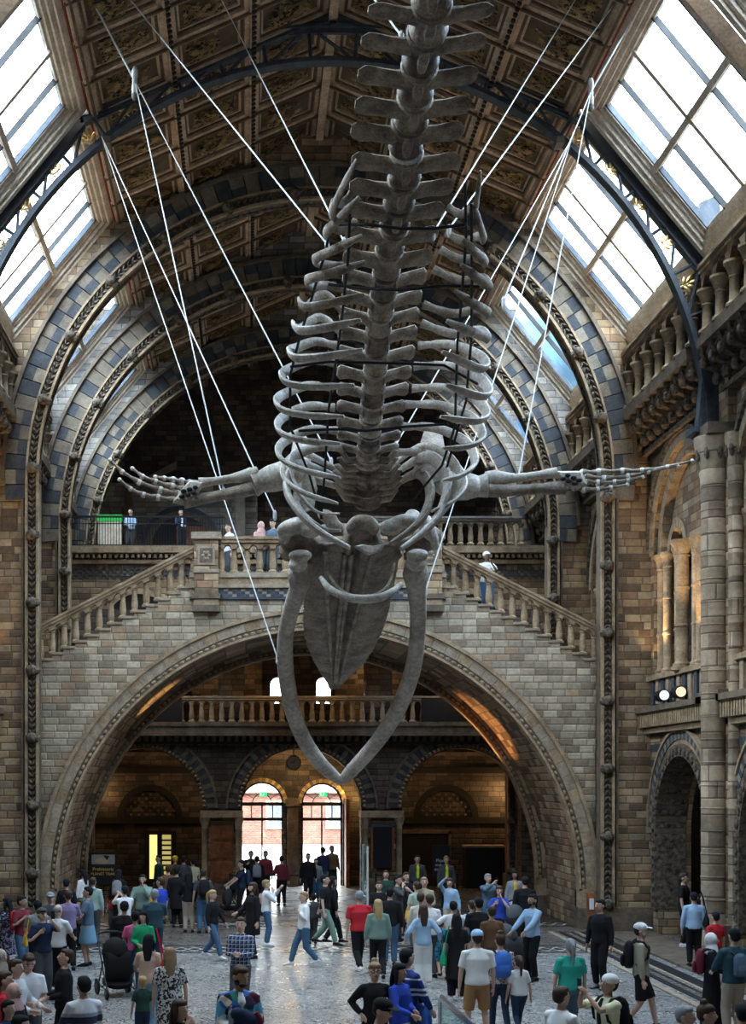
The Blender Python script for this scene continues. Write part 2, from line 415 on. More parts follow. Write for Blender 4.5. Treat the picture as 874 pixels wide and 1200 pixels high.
for s in (-1, 1):
    for i, (y0, y1) in enumerate(BAYS): bay(s, y0, y1, 4 <= i <= 8)
# ---- gallery arcade balustrades (top of the nave wall)
def arcade(M_, ax, t0, t1, u0, u1, n, zf, h, pier=.12, mat=None, rail=.16):
    """pierced arcade: arched heads over n openings; zf(u) is the base line"""
    w = (u1-u0)/n; r = w/2-pier/2; zt = h - rail
    for i in range(n):
        c = u0 + (i+.5)*w; zc = zt - r - .05
        us = [c-w/2] + cosl(c, r, 8) + [c+w/2]
        def zb(u, c=c):
            d = abs(u-c); return zf(u) + (zc + math.sqrt(max(r*r-d*d, 0)) if d < r+1e-6 else zc)
        M_.strip(ax, t0, t1, us, zb, lambda u: zf(u)+zt, mat)
    def rr(o, a, b): M_.strip(ax, t0-o if t1 > t0 else t0+o, t1+o if t1 > t0 else t1-o, [u0, u1], lambda u: zf(u)+a, lambda u: zf(u)+b, mat)
    rr(.06, zt, zt+rail*.55); rr(.1, zt+rail*.55, h)
def balus_mesh(h, r, seg=10, mat=None, square=False):
    b = MB()
    b.lathe((0,0,0), [(r*1.35,0),(r*1.35,h*.07),(r*1.1,h*.09),(r*.8,h*.14),(r*.95,h*.2),(r*1.0,h*.35),(r*.72,h*.7),(r*.7,h*.8),(r*.95,h*.83),(r*.75,h*.86),(r*1.15,h*.95),(r*1.3,h*.96),(r*1.3,h)], seg, mat)
    return b.mesh('baluster', mat, True)
def galcol():
    b = MB(); b.lathe((0,0,0), [(.2,0),(.2,.06),(.13,.12),(.115,.15),(.11,.6),(.14,.64),(.115,.68),(.2,.9),(.24,.94),(.24,1.0)], 12, M['stone']); return b.mesh('column', None, True)
gal_bal = galcol()
def gallery(s, y0, y1, label, group):
    e = empty('gallery_balustrade', (s*8.6, (y0+y1)/2, 14.42)); tag(e, label, 'balustrade', group)
    x0, x1, yc = -.14, .14, 0; hl = (y1-y0)/2-.5
    b = MB(); arcade(b, 'Y', x0, x1, -hl, hl, 6, lambda u: 0, 1.65, .2, M['tan'], .2); b.box(-.16,.16,-hl,hl,0,.12,M['stoned']); b.build('arcaded_rail', parent=e)
    for k in range(7):
        o = link('column', gal_bal, e, (0, -hl + k*2*hl/6*.999, .1)); 
for s, sd in ((-1, 'left'), (1, 'right')):
    for i, (y0, y1) in enumerate(BAYS):
        if i in (5, 6, 7, 8):
            gallery(s, y0, y1, {5:'nearest upper arcaded balustrade on the %s wall, before the near pier', 6:'upper arcaded stone balustrade on the %s wall beyond the iron truss', 7:'upper arcaded balustrade on the %s wall above the stair bridge', 8:'farthest upper arcaded balustrade on the %s wall'}[i] % sd, None)
# ---- piers at each rib on nave walls
def near_pier(s, Y):
    b = MB(); b.box(*sorted((s*9.0, s*10.2)), Y-.75, Y+.75, 0, 16.3, M['tan']); b.box(*sorted((s*8.85, s*9.3)), Y-.9, Y+.9, 0, .9, M['stoned'])
    b.box(*sorted((s*8.5, s*10.2)), Y-.85, Y+.85, 12.15, 12.4, M['stoned'])
    b.box(*sorted((s*8.75, s*9.4)), Y-.8, Y+.8, 6.05, 6.3, M['stoned'])
    b.build('pier', parent=walls[s])
    for (x, y, r) in ((8.82, Y-.35, .30), (9.16, Y-.8, .17), (9.52, Y-.86, .15), (9.0, Y+.45, .17)):
        c = MB(); r_ = r
        prof = [(r*1.3,0),(r*1.3,.5),(r*1.15,.6),(r*1.15,.8),(r,.9)]
        for k in range(1, 20): 
            z = .9 + k*.53
            prof += [(r, z), (r*1.05, z+.01), (r*1.05, z+.03), (r, z+.04)]
        prof = [p for p in prof if p[1] < 11.3] + [(r*1.15,11.35),(r*1.0,11.42),(r*1.2,11.7),(r*1.5,11.95),(r*1.55,12.15)]
        c.lathe((s*x, y, 0), prof, 16, M['shaft'])
        for k in range(8):
            a = k*PI/4; c.ell((s*x+r*1.25*math.cos(a), y+r*1.25*math.sin(a), 11.75), (.07,.07,.16), None, 6, 4, M['orn'])
        c.build('column', parent=walls[s], smooth=True)
for s in (-1, 1):
    near_pier(s, YT); near_pier(s, 26.0)
# ---- diaphragm arches
OUT = [(9.4, 0), (9.4, 16.3), (SX+.15, SZ), (EX+.05, EZ), (0, RIDGE+.1)]
def ray_out(th, cz=ZS):
    dx, dz = abs(math.cos(th)), math.sin(th); best = 30
    for (x0, z0), (x1, z1) in zip(OUT[:-1], OUT[1:]):
        # solve cz + t*dz, t*dx on segment
        ex, ez = x1-x0, z1-z0
        det = dx*(-ez) + dz*ex
        if abs(det) < 1e-9: continue
        t = (x0*(-ez) + (z0-cz)*ex)/det; u = (dx*(z0-cz) - dz*x0)/det
        if t > 0 and -1e-6 <= u <= 1+1e-6: best = min(best, t)
    return best
def leaf_row(b, pts, nrm, size, mat):
    for p, d in zip(pts, nrm):
        b.ell(p, size, d, 6, 4, mat)
def diaphragm(Y, name, spmat, R=7.8, full=True):
    t = .55; tb = -.02
    b = MB(); n = 72; vs = []
    for i in range(n+1):
        th = PI*i/n; ro = ray_out(th); ri = R+.9
        c, s_ = math.cos(th), math.sin(th)
        ro = max(ro, ri+.02)
        for yy in (Y-t+.1, Y+tb):
            vs += [(c*ri, yy, ZS+s_*ri), (c*ro, yy, ZS+s_*ro)]
    fs = []
    for i in range(n):
        o = 4*i; q = o+4
        fs += [(o, q, q+1, o+1), (o+2, o+3, q+3, q+2), (o, o+2, q+2, q), (o+1, q+1, q+3, o+3)]
    b.add(vs, fs, spmat)
    for s in (-1, 1): b.box(*sorted((s*(R+.05), s*9.35)), Y-t+.1, Y+tb, 0, ZS, M['tan'])
    W = struct(b.build(name))
    r = MB(); rnd = random.Random(int(Y))
    a0, a1 = -.06, PI+.06
    for row, (q0, q1) in enumerate(((R+.32, R+.62), (R+.62, R+.92))):
        r.ring('X', Y-t-.03, Y+tb, 0, ZS, q0, q1, a0, a1, 66, lambda i: (rnd.choice([M['vb'], M['vb'], M['vb'], M['vt']]) if (i+row) % 2 == 0 else rnd.choice([M['vt'], M['vt'], M['vl'], M['vb']])), .03)
    r.ring('X', Y-t-.12, Y+tb, 0, ZS, R+.92, R+1.02, 0, PI, 60, M['stoned'])
    r.build('voussoir_ring', parent=W)
    r = MB()
    r.ring('X', Y-t-.02, Y-t+.2, 0, ZS, R+.02, R+.33, 0, PI, 90, M['stoned']); r.ring('X', Y-t+.2, Y+tb-.1, 0, ZS, R+.06, R+.33, 0, PI, 76, lambda i: M['vt'] if i % 2 else M['orn'], .04); r.ring('X', Y+tb-.1, Y+tb+.03, 0, ZS, R+.02, R+.33, 0, PI, 90, M['orn'])
    r.ring('X', Y-t-.12, Y-t, 0, ZS, R+.28, R+.34, 0, PI, 90, M['stone']); r.ring('X', Y-t-.12, Y-t, 0, ZS, R-.02, R+.05, 0, PI, 90, M['stone'])
    for s in (-1, 1):
        r.box(*sorted((s*(R), s*(R+.33))), Y-t-.02, Y+tb+.03, 0, ZS, M['stoned'])
        for xx in (R+.01, R+.31): r.box(*sorted((s*(xx-.035), s*(xx+.035))), Y-t-.12, Y-t, 0, ZS, M['stone'])
        r.box(*sorted((s*(R+.40), s*(R+.46))), Y-t-.06, Y-t+.12, 0, ZS-.5, M['stoned'])
        r.box(*sorted((s*(R-.1), s*9.4)), Y-t-.14, Y+tb, 0, .7, M['stoned'])
    # crocket leaves along pier and arch
    path = []
    z = .8
    while z < ZS: path.append((-(R+.16), z, 0.0)); z += .17
    na = int(PI*R/.17)
    for i in range(na+1):
        a = PI - PI*i/na; path.append(((R+.16)*math.cos(a), ZS+(R+.16)*math.sin(a), PI-a))
    path += [(-x, z, PI) for x, z, a in path[:int((ZS-.8)/.17)+1]]
    for i, (x, z, a) in enumerate(path):
        big = i % 11 == 5
        rot = Matrix.Rotation(a*1.0, 3, 'Y')
        for sg in (-1, 1):
            rr = rot @ Matrix.Rotation(sg*.6, 3, 'Y')
            off = rot @ Vector((sg*.055, 0, 0))
            r.ell((x+off.x, Y-t-.07, z+off.z), (.04,.05,.09), rr, 5, 4, M['orn'])
        if big:
            r.ell((x, Y-t-.16, z), (.17,.17,.15), None, 8, 5, M['orn'])
            inx = rot @ Vector((.14, 0, 0)); r.ell((x+inx.x, Y-t-.12, z+inx.z), (.12,.13,.12), None, 7, 4, M['orn'])
    r.build('crocket_moulding', parent=W, smooth=True)
    return W
diaphragm(YA[0], 'wall_near', M['tan'])
diaphragm(YA[1], 'wall_middle', M['grey'])
diaphragm(YA[2], 'wall_far', M['grey'])
# ---- ceiling: boards, ribs, painted panels
def panel_mat(): 
    t = NT('painted_ceiling_panel'); p = t.obj()
    return t.out(t.ramp(t.noise(2.2, 5, p), [(.3,(.07,.053,.034)),(.7,(.16,.115,.068))]), .8)
M['panel'] = panel_mat()
M['leafp'] = stone('gilt_leaf_paint', (.42,.29,.13), (.16,.10,.045), 4)
M['leafd'] = stone('dark_leaf_paint', (.03,.022,.014), (.015,.012,.01), 4)
M['rib'] = stone('painted_rib', (.66,.49,.35), (.42,.30,.20), 1.5)
M['ribd'] = stone('painted_rib_dark', (.17,.11,.07), (.1,.065,.04), 2)
cl = MB(); zz = .28
sl = math.atan2(RIDGE-EZ, EX)
for s in (-1, 1):
    cl.hexa([(0,-5.4,RIDGE+.12),(s*(EX),-5.4,EZ+.12),(s*EX,58.4,EZ+.12),(0,58.4,RIDGE+.12),(0,-5.4,RIDGE+.3),(s*(EX),-5.4,EZ+.3),(s*EX,58.4,EZ+.3),(0,58.4,RIDGE+.3)], M['panel'])
    # last bay has no skylight
    cl.hexa([(s*EX,52.7,EZ),(s*SX,52.7,SZ-.1),(s*SX,58.4,SZ-.1),(s*EX,58.4,EZ),(s*EX,52.7,EZ+.2),(s*SX,52.7,SZ+.1),(s*SX,58.4,SZ+.1),(s*EX,58.4,EZ+.2)], M['panel'])
ceil = struct(cl.build('ceiling'))
def leafpanel(seed, w, h):
    """painted botanical panel: board, stepped frame and a leafy branch in relief (local x,y plane, faces -z)"""
    rnd = random.Random(seed); b = MB()
    b.box(-w/2, w/2, -h/2, h/2, -.005, .02, M['panel'])
    for (o, dz, mt) in ((0, .16, M['rib']), (.11, .10, M['ribd']), (.17, .06, M['rib'])):
        t_ = .1 if o == 0 else .055
        for (x0, x1, y0, y1) in ((-w/2+o, w/2-o, -h/2+o, -h/2+o+t_), (-w/2+o, w/2-o, h/2-o-t_, h/2-o), (-w/2+o, -w/2+o+t_, -h/2+o, h/2-o), (w/2-o-t_, w/2-o, -h/2+o, h/2-o)):
            b.box(x0, x1, y0, y1, -dz, 0, mt)
    iw, ih = w/2-.3, h/2-.3
    dz_ = [0.0]
    def leaf(x, y, a, L, mt):
        dz_[0] += .0003
        c, s_ = math.cos(a), math.sin(a); W_ = L*.28
        pts = [(0,0),(L*.35,W_),(L,0),(L*.35,-W_)]
        v = [(x+p*c-q*s_, y+p*s_+q*c, -.012-dz_[0]) for p, q in pts]
        if all(abs(a_[0]) < iw and abs(a_[1]) < ih for a_ in v): b.add(v, [(0,1,2,3)], mt)
    def branch(x, y, a, n, d):
        for i in range(n):
            a += rnd.uniform(-.4, .4); L = .1
            nx, ny = x+L*math.cos(a), y+L*math.sin(a)
            if abs(nx) > iw or abs(ny) > ih: a += 2.2; continue
            px, py = -math.sin(a)*.011, math.cos(a)*.011
            dz_[0] += .0003; zb = -.01-dz_[0]
            b.add([(x+px,y+py,zb),(nx+px,ny+py,zb),(nx-px,ny-py,zb),(x-px,y-py,zb)], [(0,1,2,3)], M['leafp'])
            for sg in (-1, 1):
                if rnd.random() < .8: leaf(x, y, a+sg*rnd.uniform(.5,1.1), rnd.uniform(.08,.15), rnd.choice([M['leafp'], M['leafp'], M['leafd']]))
            if d and rnd.random() < .4: branch(nx, ny, a+rnd.choice((-.9,.9)), n//2, d-1)
            x, y = nx, ny
    for _ in range(3): branch(rnd.uniform(-iw, 0), rnd.uniform(-ih, ih), rnd.uniform(-.7,.7), 13, 2)
    for _ in range(3):
        fx, fy = rnd.uniform(-iw*.7, iw*.7), rnd.uniform(-ih*.7, ih*.7)
        for k in range(6): leaf(fx, fy, k*PI/3, .13, M['leafp'])
    return b.mesh('ceiling_panel', None, False, fix=False)
LS = math.hypot(EX, RIDGE-EZ); PW = (LS-.25)/3; 
pms = [leafpanel(k, PW-.17, 1.42) for k in range(6)]
rb = MB()
def slope_pt(s, d, y, dn=0):
    """d metres down the slope from ridge; dn metres below the boards"""
    c, s_ = EX/LS, (RIDGE-EZ)/LS
    return Vector((s*(d*c - dn*s_*1), y, RIDGE + .1 - d*s_ - dn*c))
def slab(s, d0, d1, y0, y1, dn0, dn1, mt):
    q = []
    for dn in (dn0, dn1):
        for (d, y) in ((d0,y0),(d1,y0),(d1,y1),(d0,y1)): q.append(slope_pt(s, d, y, dn))
    rb.hexa(q, mt)
bounds = [19.6, 26.0, YT, YA[0], YA[1], YA[2]]
for s in (-1, 1):
    for bi in range(len(bounds)-1):
        y0, y1 = bounds[bi]+.0, bounds[bi+1]
        rows = 4; L = (y1-y0)/rows
        for r_ in range(rows):
            for c_ in range(3):
                d = .14 + PW*(c_+.5); yc = y0+(r_+.5)*L
                p = slope_pt(s, d, yc, .04)
                o = link('ceiling_panel', pms[(r_*3+c_*2+bi+(s > 0)*3) % 6], ceil, p, (0, s*sl, 0) if True else None, (1 if s > 0 else -1, (L-.12)/1.42, 1))
            if r_ or bi:
                slab(s, 0, LS, y0+r_*L-.07, y0+r_*L+.07, 0, .2, M['rib']); slab(s, 0, LS, y0+r_*L-.03, y0+r_*L+.03, .2, .26, M['ribd'])
    for c_ in range(4):
        d = .14 + PW*c_ - (.06 if c_ == 0 else 0)
        slab(s, d-.08, d+.08, 19.6, 58, 0, .24, M['rib'])
        slab(s, d-.03, d+.03, 19.6, 58, .24, .3, M['ribd'])
        y = 26.0
        while y < 52 and c_ in (1, 2):    # dotted painted studs
            slab(s, d-.05, d+.05, y, y+.09, .3, .33, M['leafd'] ); y += .22
    slab(s, LS-.22, LS+.02, 19.6, 58, 0, .16, M['red']); slab(s, LS-.34, LS-.26, 19.6, 58, 0, .2, M['ribd'])
rb.box(-.1, .1, 19.6, 58, RIDGE-.32, RIDGE, M['rib'])
rb.build('ceiling_rib', parent=ceil)
# ---- skylights
wc = 0
def skylight(s, y0, y1, detail):
    global wc; wc += 1
    L = math.hypot(SX-EX, EZ-SZ); ux, uz = (SX-EX)/L, (SZ-EZ)/L      # down-slope
    nx, nz = -uz, ux                                                # outward normal
    def P(d, y, o): return (s*(EX+ux*d+nx*o), y, EZ+uz*d+nz*o)
    def sb(B, d0, d1, a0, a1, o0, o1, mt): B.hexa([P(d0,a0,o0),P(d1,a0,o0),P(d1,a1,o0),P(d0,a1,o0),P(d0,a0,o1),P(d1,a0,o1),P(d1,a1,o1),P(d0,a1,o1)], mt)
    b = MB(); a, z = y0+.3, y1-.3
    for k, (o, w, dep) in enumerate(((0,.16,-.02),(.16,.12,.06),(.28,.10,.14),(.38,.07,.22))):
        o0, o1 = dep, .34
        sb(b, o-.03, o+w, a+o, z-o, o0, o1, M['frame']); sb(b, L-o-w, L-o+.05, a+o, z-o, o0, o1, M['frame'])
        sb(b, o, L-o, a+o, a+o+w, o0, o1, M['frame']); sb(b, o, L-o, z-o-w, z-o, o0, o1, M['frame'])
    sb(b, -.05, L+.1, y0-.02, a+.02, .36, .44, M['ribd']); sb(b, -.05, L+.1, z-.02, y1+.02, .36, .44, M['ribd'])
    W = struct(b.build('window_%d' % wc))
    g = MB(); sb(g, .4, L-.4, a+.4, z-.4, .27, .28, M['glass']); g.build('pane', parent=W)
    m = MB(); c = (a+z)/2
    sb(m, .4, L-.4, c-.07, c+.07, .16, .34, M['frame']); sb(m, L*.5-.07, L*.5+.07, a+.4, z-.4, .16, .34, M['frame'])
    for q in (.25, .75):
        yy = a+.4+(z-a-.8)*q; sb(m, .4, L-.4, yy-.02, yy+.02, .2, .33, M['black'])
    for q in (.03, .97):
        yy = a+.4+(z-a-.8)*q; sb(m, .4, L-.4, yy-.03, yy+.03, .2, .33, M['iron'])
    m.build('glazing_bar', parent=W)
    # portal just outside the glass
    ld = bpy.data.lights.new('sky_portal', 'AREA'); ld.shape = 'RECTANGLE'; ld.size = z-a-.8; ld.size_y = L-.8; ld.cycles.is_portal = True
    o = bpy.data.objects.new('sky_portal', ld); COL.objects.link(o); o.location = P(L/2, c, .45)
    zax = Vector((s*nx, 0, nz)); xax = Vector((0,1,0)); yax = zax.cross(xax)
    o.matrix_world = Matrix.Translation(o.location) @ Matrix((xax, yax, zax)).transposed().to_4x4()
for s in (-1, 1):
    for i, (y0, y1) in enumerate(BAYS[:9]):
        if i > 2: skylight(s, y0, y1, i > 3)
        else:
            q = MB(); q.hexa([(s*EX,y0,EZ),(s*SX,y0,SZ-.1),(s*SX,y1,SZ-.1),(s*EX,y1,EZ),(s*EX,y0,EZ+.2),(s*SX,y0,SZ+.1),(s*SX,y1,SZ+.1),(s*EX,y1,EZ+.2)], M['panel']); q.build('skylight_blocker', parent=ceil)  # added unseen panels close these skylights to cut light from behind
# ---- iron roof truss
def truss(Y):
    e = empty('iron_roof_truss', (0, Y, 12.3)); tag(e, 'blue-grey riveted iron arch truss with gilded leaves spanning the hall', 'roof truss')
    Cz = 12.04-12.3; 
    def RU(a, R): return min(R, ray_out(a, 12.04)+(.3 if abs(math.cos(a)) > .6 else -.05)) if R > 9.2 else R
    def arcp(R, a): R = RU(a, R); return Vector((R*math.cos(a)*.975, 0, Cz+R*math.sin(a)))
    for nm, R, h, w in (('lower_chord', 9.0, .16, .3), ('upper_chord', 9.8, .14, .34)):
        b = MB(); a0 = .02 if nm == 'lower_chord' else .36
        n = 80; 
        pth = [arcp(R, a0+(PI-2*a0)*i/n) for i in range(n+1)]
        b.sweep(pth, [(-.03,-w/2),(.03,-w/2),(.03,w/2),(-.03,w/2)], M['iron'], (0,1,0)); b.sweep(pth, [(-.02,-.05),(-.02,.05),(-.13 if nm == 'upper_chord' else .13,.05),(-.13 if nm == 'upper_chord' else .13,-.05)], M['iron'], (0,1,0))
        for i in range(2*n):
            a = a0+(PI-2*a0)*(i+.5)/(2*n); p = arcp(R-.03, a)
            for yy in (-w*.35, w*.35): b.ell((p.x, yy, p.z), (.018,.018,.018), None, 5, 3, M['iron'])
        b.build(nm, parent=e)
    n = 21; A0, A1 = .34, PI-.34; k = 0
    for i in range(n+1):
        a = A0+(A1-A0)*i/n
        b = MB(); b.tube([arcp(9.05, a), arcp(9.85, a)], .045, 6, M['iron']); b.build('strut', parent=e)
        if i < n:
            a2 = A0+(A1-A0)*(i+1)/n; up = i < n/2
            b = MB(); b.tube([arcp(9.05, a if up else a2), arcp(9.85, a2 if up else a)], .04, 6, M['iron']); b.build('brace', parent=e)
            if i in (0,1,2,3,4,5,6,14,15,16,17,18,19,20):
                am = a+(a2-a)*(.68 if up else .32); c = arcp(9.32, am)
                g = MB(); ro = Matrix.Rotation(PI/2-am, 3, 'Y')
                for (dx, dz, an) in ((0,.16,0),(.09,.08,.6),(-.09,.08,-.6),(.1,-.04,1.0),(-.1,-.04,-1.0)):
                    g.ell(c + ro @ Vector((dx,0,dz)), (.045,.015,.11), ro @ Matrix.Rotation(an,3,'Y'), 6, 4, M['gold'])
                g.tube([c+ro@Vector((0,0,-.2)), c+ro@Vector((0,0,.2))], .018, 5, M['gold'])
                for sg in (-1,1): g.ring('X', -.015, .015, c.x+(ro@Vector((sg*.16,0,-.16))).x, c.z+(ro@Vector((sg*.16,0,-.16))).z, .05, .075, 0, 2*PI, 10, M['cream'])
                g.build('leaf_ornament', parent=e, smooth=True)
    for s in (-1, 1):
        b = MB(); b.prism([(s*8.5,-.13,.1),(s*9.0,-.13,.1),(s*9.15,-.13,4.0),(s*9.0,-.13,5.6),(s*8.55,-.13,5.4),(s*8.78,-.13,3.0)], (0,.26,0), M['iron'])
        for i in range(16):
            for yy in (-.14,.14):
                for xx in (8.6,8.9): b.ell((s*(xx+i*.008), yy, .3+i*.19), (.025,.02,.025), None, 5, 3, M['iron'])
        b.box(*sorted((s*8.35, s*9.15)), -.3, .3, 0, .14, M['iron']); b.build('foot_plate', parent=e)
        b = MB(); b.hexa([(s*.05,-.12,RIDGE-12.3-.22),(s*5.9,-.12,19.75-12.3-.2),(s*5.9,.12,19.75-12.3-.2),(s*.05,.12,RIDGE-12.3-.22),(s*.05,-.12,RIDGE-12.3-.0),(s*5.9,-.12,19.75-12.3+.05),(s*5.9,.12,19.75-12.3+.05),(s*.05,.12,RIDGE-12.3-.0)], M['iron'])
        b.hexa([(s*5.8,-.12,19.75-12.3-.2),(s*8.9,-.12,15.9-12.3-.2),(s*8.9,.12,15.9-12.3-.2),(s*5.8,.12,19.75-12.3-.2),(s*5.9,-.12,19.75-12.3+.1),(s*9.1,-.12,15.9-12.3+.1),(s*9.1,.12,15.9-12.3+.1),(s*5.9,.12,19.75-12.3+.1)], M['iron'])
        b.build('rafter', parent=e)
    b = MB(); b.tube([(0,0,arcp(9.8,PI/2).z),(0,0,RIDGE-12.3-.0)], .09, 8, M['iron']); b.build('king_post', parent=e)
    for s in (-1, 1):
        p = arcp(8.98, PI/2 - s*.65)
        b = MB(); b.box(p.x-.09, p.x+.09, -.19, .19, p.z-.12, p.z+.04, M['greyst']); b.build('cable_bracket', parent=e)
truss(YT)
# ================================================================= STAIR BRIDGE
BY = 39.35; BB = 44.6; BCZ = 1.08; BR = 7.4; BO = 7.95
NS = 13; XL = 3.55; XE = 7.9; ZL = 9.85; ZE = 7.62
SW = (XE-XL)/NS; SR = (ZL-ZE)/NS
br = empty('stair_bridge', (0, BY, 0)); tag(br, 'wide arched stone bridge carrying the upper flight of stairs across the hall', 'stone bridge')
def put(b, name, mat=None, smooth=False, parent=None, y=BY):
    me = b.mesh(name, mat, smooth); o = bpy.data.objects.new(name, me); COL.objects.link(o); o.parent = parent or br
    o.location = (0, -y if (parent is None or parent == br) else 0, 0); return o
b = MB()
def botz(x): return BCZ + math.sqrt(max(BO*BO-x*x, 0)) if abs(x) < BO else 0
for s in (-1, 1):
    for k in range(NS):
        x0, x1 = XL+k*SW, XL+(k+1)*SW; zt = ZL - (k+1)*SR
        us = sorted([s*x0, s*(x0+x1)/2, s*x1])
        b.strip('X', BY, BY+.5, us, lambda u: botz(u)-.0, zt, M['pale'])
        b.strip('X', BY-.05, BY+.5, us, zt, zt+.07, M['cream'])
us = [-XL + 2*XL*i/16 for i in range(17)]
b.strip('X', BY, BY+.5, us, botz, 9.45, M['pale'])
put(b, 'spandrel_wall')
# fill body behind the front wall: soffit tunnel
b = MB(); n = 48; vs = []
for i in range(n+1):
    a = PI*i/n; vs += [(BR*math.cos(a), BY+.2, BCZ+BR*math.sin(a)), (BR*math.cos(a), BB, BCZ+BR*math.sin(a)), ((BR+.3)*math.cos(a), BY+.2, BCZ+(BR+.3)*math.sin(a)), ((BR+.3)*math.cos(a), BB, BCZ+(BR+.3)*math.sin(a))]
fs = []
for i in range(n):
    o = 4*i; q = o+4; fs += [(o,q,q+1,o+1),(o+2,o+3,q+3,q+2),(o,o+2,q+2,q),(o+1,q+1,q+3,o+3)]
b.add(vs, fs, M['tan'])
for s in (-1, 1): b.box(*sorted((s*BR, s*(BR+.5))), BY+.2, BB, 0, BCZ, M['tan'])
# step treads / landing slab
for s in (-1, 1):
    for k in range(NS):
        x0, x1 = XL+k*SW, XL+(k+1)*SW; zt = ZL-(k+1)*SR
        b.box(*sorted((s*x0, s*x1)), BY+.5, BB, zt-.3, zt, M['cream'])
b.box(-XL, XL, BY+.5, BB+4.6, 9.6, 10.1, M['stoned'])
b.box(-BR, BR, BB-.3, BB, 8.6, 9.7, M['dark'])
put(b, 'vault')
def archivolt(y0, y1, r0, r1, cz, nm, m1, m2):
    b = MB()
    b.ring('X', y0, y1, 0, cz, r0+.22, r1-.08, 0, PI, 58, lambda i: m1 if i % 3 else m2, .012)
    b.ring('X', y0-.08, y1, 0, cz, r1-.1, r1, .0, PI, 60, M['stone'])
    b.ring('X', y0-.04, y1, 0, cz, r0, r0+.07, 0, PI, 60, M['stone'])
    b.ring('X', y0+.03, y1, 0, cz, r0+.05, r0+.22, 0, PI, 60, M['stoned'])
    for i in range(120):
        a = PI*(i+.5)/120; b.ell(((r0+.13)*math.cos(a), y0+.02, cz+(r0+.13)*math.sin(a)), (.05,.05,.07), Matrix.Rotation(-a,3,'Y'), 5, 4, M['stone'])
    for s in (-1, 1):
        b.box(*sorted((s*(r0), s*(r1-.05))), y0-.04, y1, 0, cz+.05, M['stone'])
        b.box(*sorted((s*(r0-.03), s*(r1))), y0-.1, y1, 0, .6, M['stoned'])
    put(b, nm)
archivolt(BY-.12, BY+.35, BR, BO+.05, BCZ, 'archivolt', M['cream'], M['stone'])
archivolt(BB-1.1, BB-.8, BR-.32, BR+.1, BCZ, 'inner_archivolt', M['stone'], M['stoned'])
# landing front: mouldings and tile band
b = MB(); b.box(-XL-.1, XL+.1, BY-.1, BY+.4, 9.98, 10.12, M['cream']); b.box(-XL-.1, XL+.1, BY-.05, BY+.5, 9.4, 9.99, M['stone'])
b.box(-XL-.1, XL+.1, BY-.13, BY+.4, 9.68, 9.78, M['cream']); b.box(-XL-.1, XL+.1, BY-.08, BY+.4, 9.36, 9.42, M['blue'])
rnd = random.Random(3)
for k in range(56):
    x = -XL+.15 + k*(2*XL-.3)/56
    for j in range(3): b.box(x, x+.06+.055, BY-.07, BY, 9.43+j*.08, 9.43+j*.08+.07, M['blue'] if (k+j) % 2 else M['blue2'] if (k+j)%4 else M['cream'])
put(b, 'landing_band')
for s in (-1, 1):
    b = MB(); xc = s*(XL-.38); w = .40
    b.box(xc-w, xc+w, BY-.25, BY+.5, 9.0, 9.18, M['stoned']); b.box(xc-w+.05, xc+w-.05, BY-.2, BY+.5, 9.18, 9.36, M['stone']); b.box(xc-w, xc+w, BY-.25, BY+.5, 9.36, 9.5, M['stoned'])
    b.box(xc-w+.06, xc+w-.06, BY-.18, BY+.5, 9.5, 11.05, M['tan']); b.box(xc-w+.03, xc+w-.03, BY-.22, BY+.5, 10.1, 10.2, M['cream'])
    b.box(xc-.24, xc+.24, BY-.21, BY-.15, 10.32, 10.85, M['cream']); b.box(xc-.18, xc+.18, BY-.22, BY-.2, 10.38, 10.79, M['stoned'])
    for k in range(6): b.ell((xc+.09*math.cos(k*1.05), BY-.22, 10.58+.1*math.sin(k*1.05)), (.05,.03,.05), None, 6, 4, M['cream'])
    b.box(xc-w-.02, xc+w+.02, BY-.26, BY+.5, 11.05, 11.25, M['cream'])
    put(b, 'newel_pier')
# balustrades
balu = balus_mesh(.78, .10, 10, M['stone'])
def flight(s):
    e = empty('stair_balustrade', (s*(XL+XE)/2, BY+.12, 8.7))
    tag(e, 'sloping arcaded stone balustrade descending on the %s side of the bridge' % ('left' if s < 0 else 'right'), 'balustrade')
    ox = s*(XL+XE)/2; b = MB()
    zf = lambda u: (ZL - (abs(u+ox)-XL)/(XE-XL)*(ZL-ZE)) + .02 - 8.7
    u0, u1 = sorted((s*XL-ox, s*XE-ox))
    arcade(b, 'X', -.13, .13, u0, u1, NS, zf, 1.0, .13, M['stone'], .17)
    b.build('arcaded_rail', parent=e)
    for k in range(NS+1):
        u = u0+(u1-u0)*k/NS
        link('baluster', balu, e, (u, 0, zf(u)-.02 + (0 if 0 < k < NS else 0)))
for s in (-1, 1): flight(s)
e = empty('landing_balustrade', (0, BY+.12, 10.12)); tag(e, 'level arcaded stone balustrade along the bridge landing behind the whale skull', 'balustrade')
b = MB(); arcade(b, 'X', -.14, .14, -XL+.8, XL-.8, 15, lambda u: 0, 1.02, .14, M['stone'], .17); b.build('arcaded_rail', parent=e)
for k in range(16): link('baluster', balu, e, (-XL+.8+(2*XL-1.6)*k/15, 0, 0))
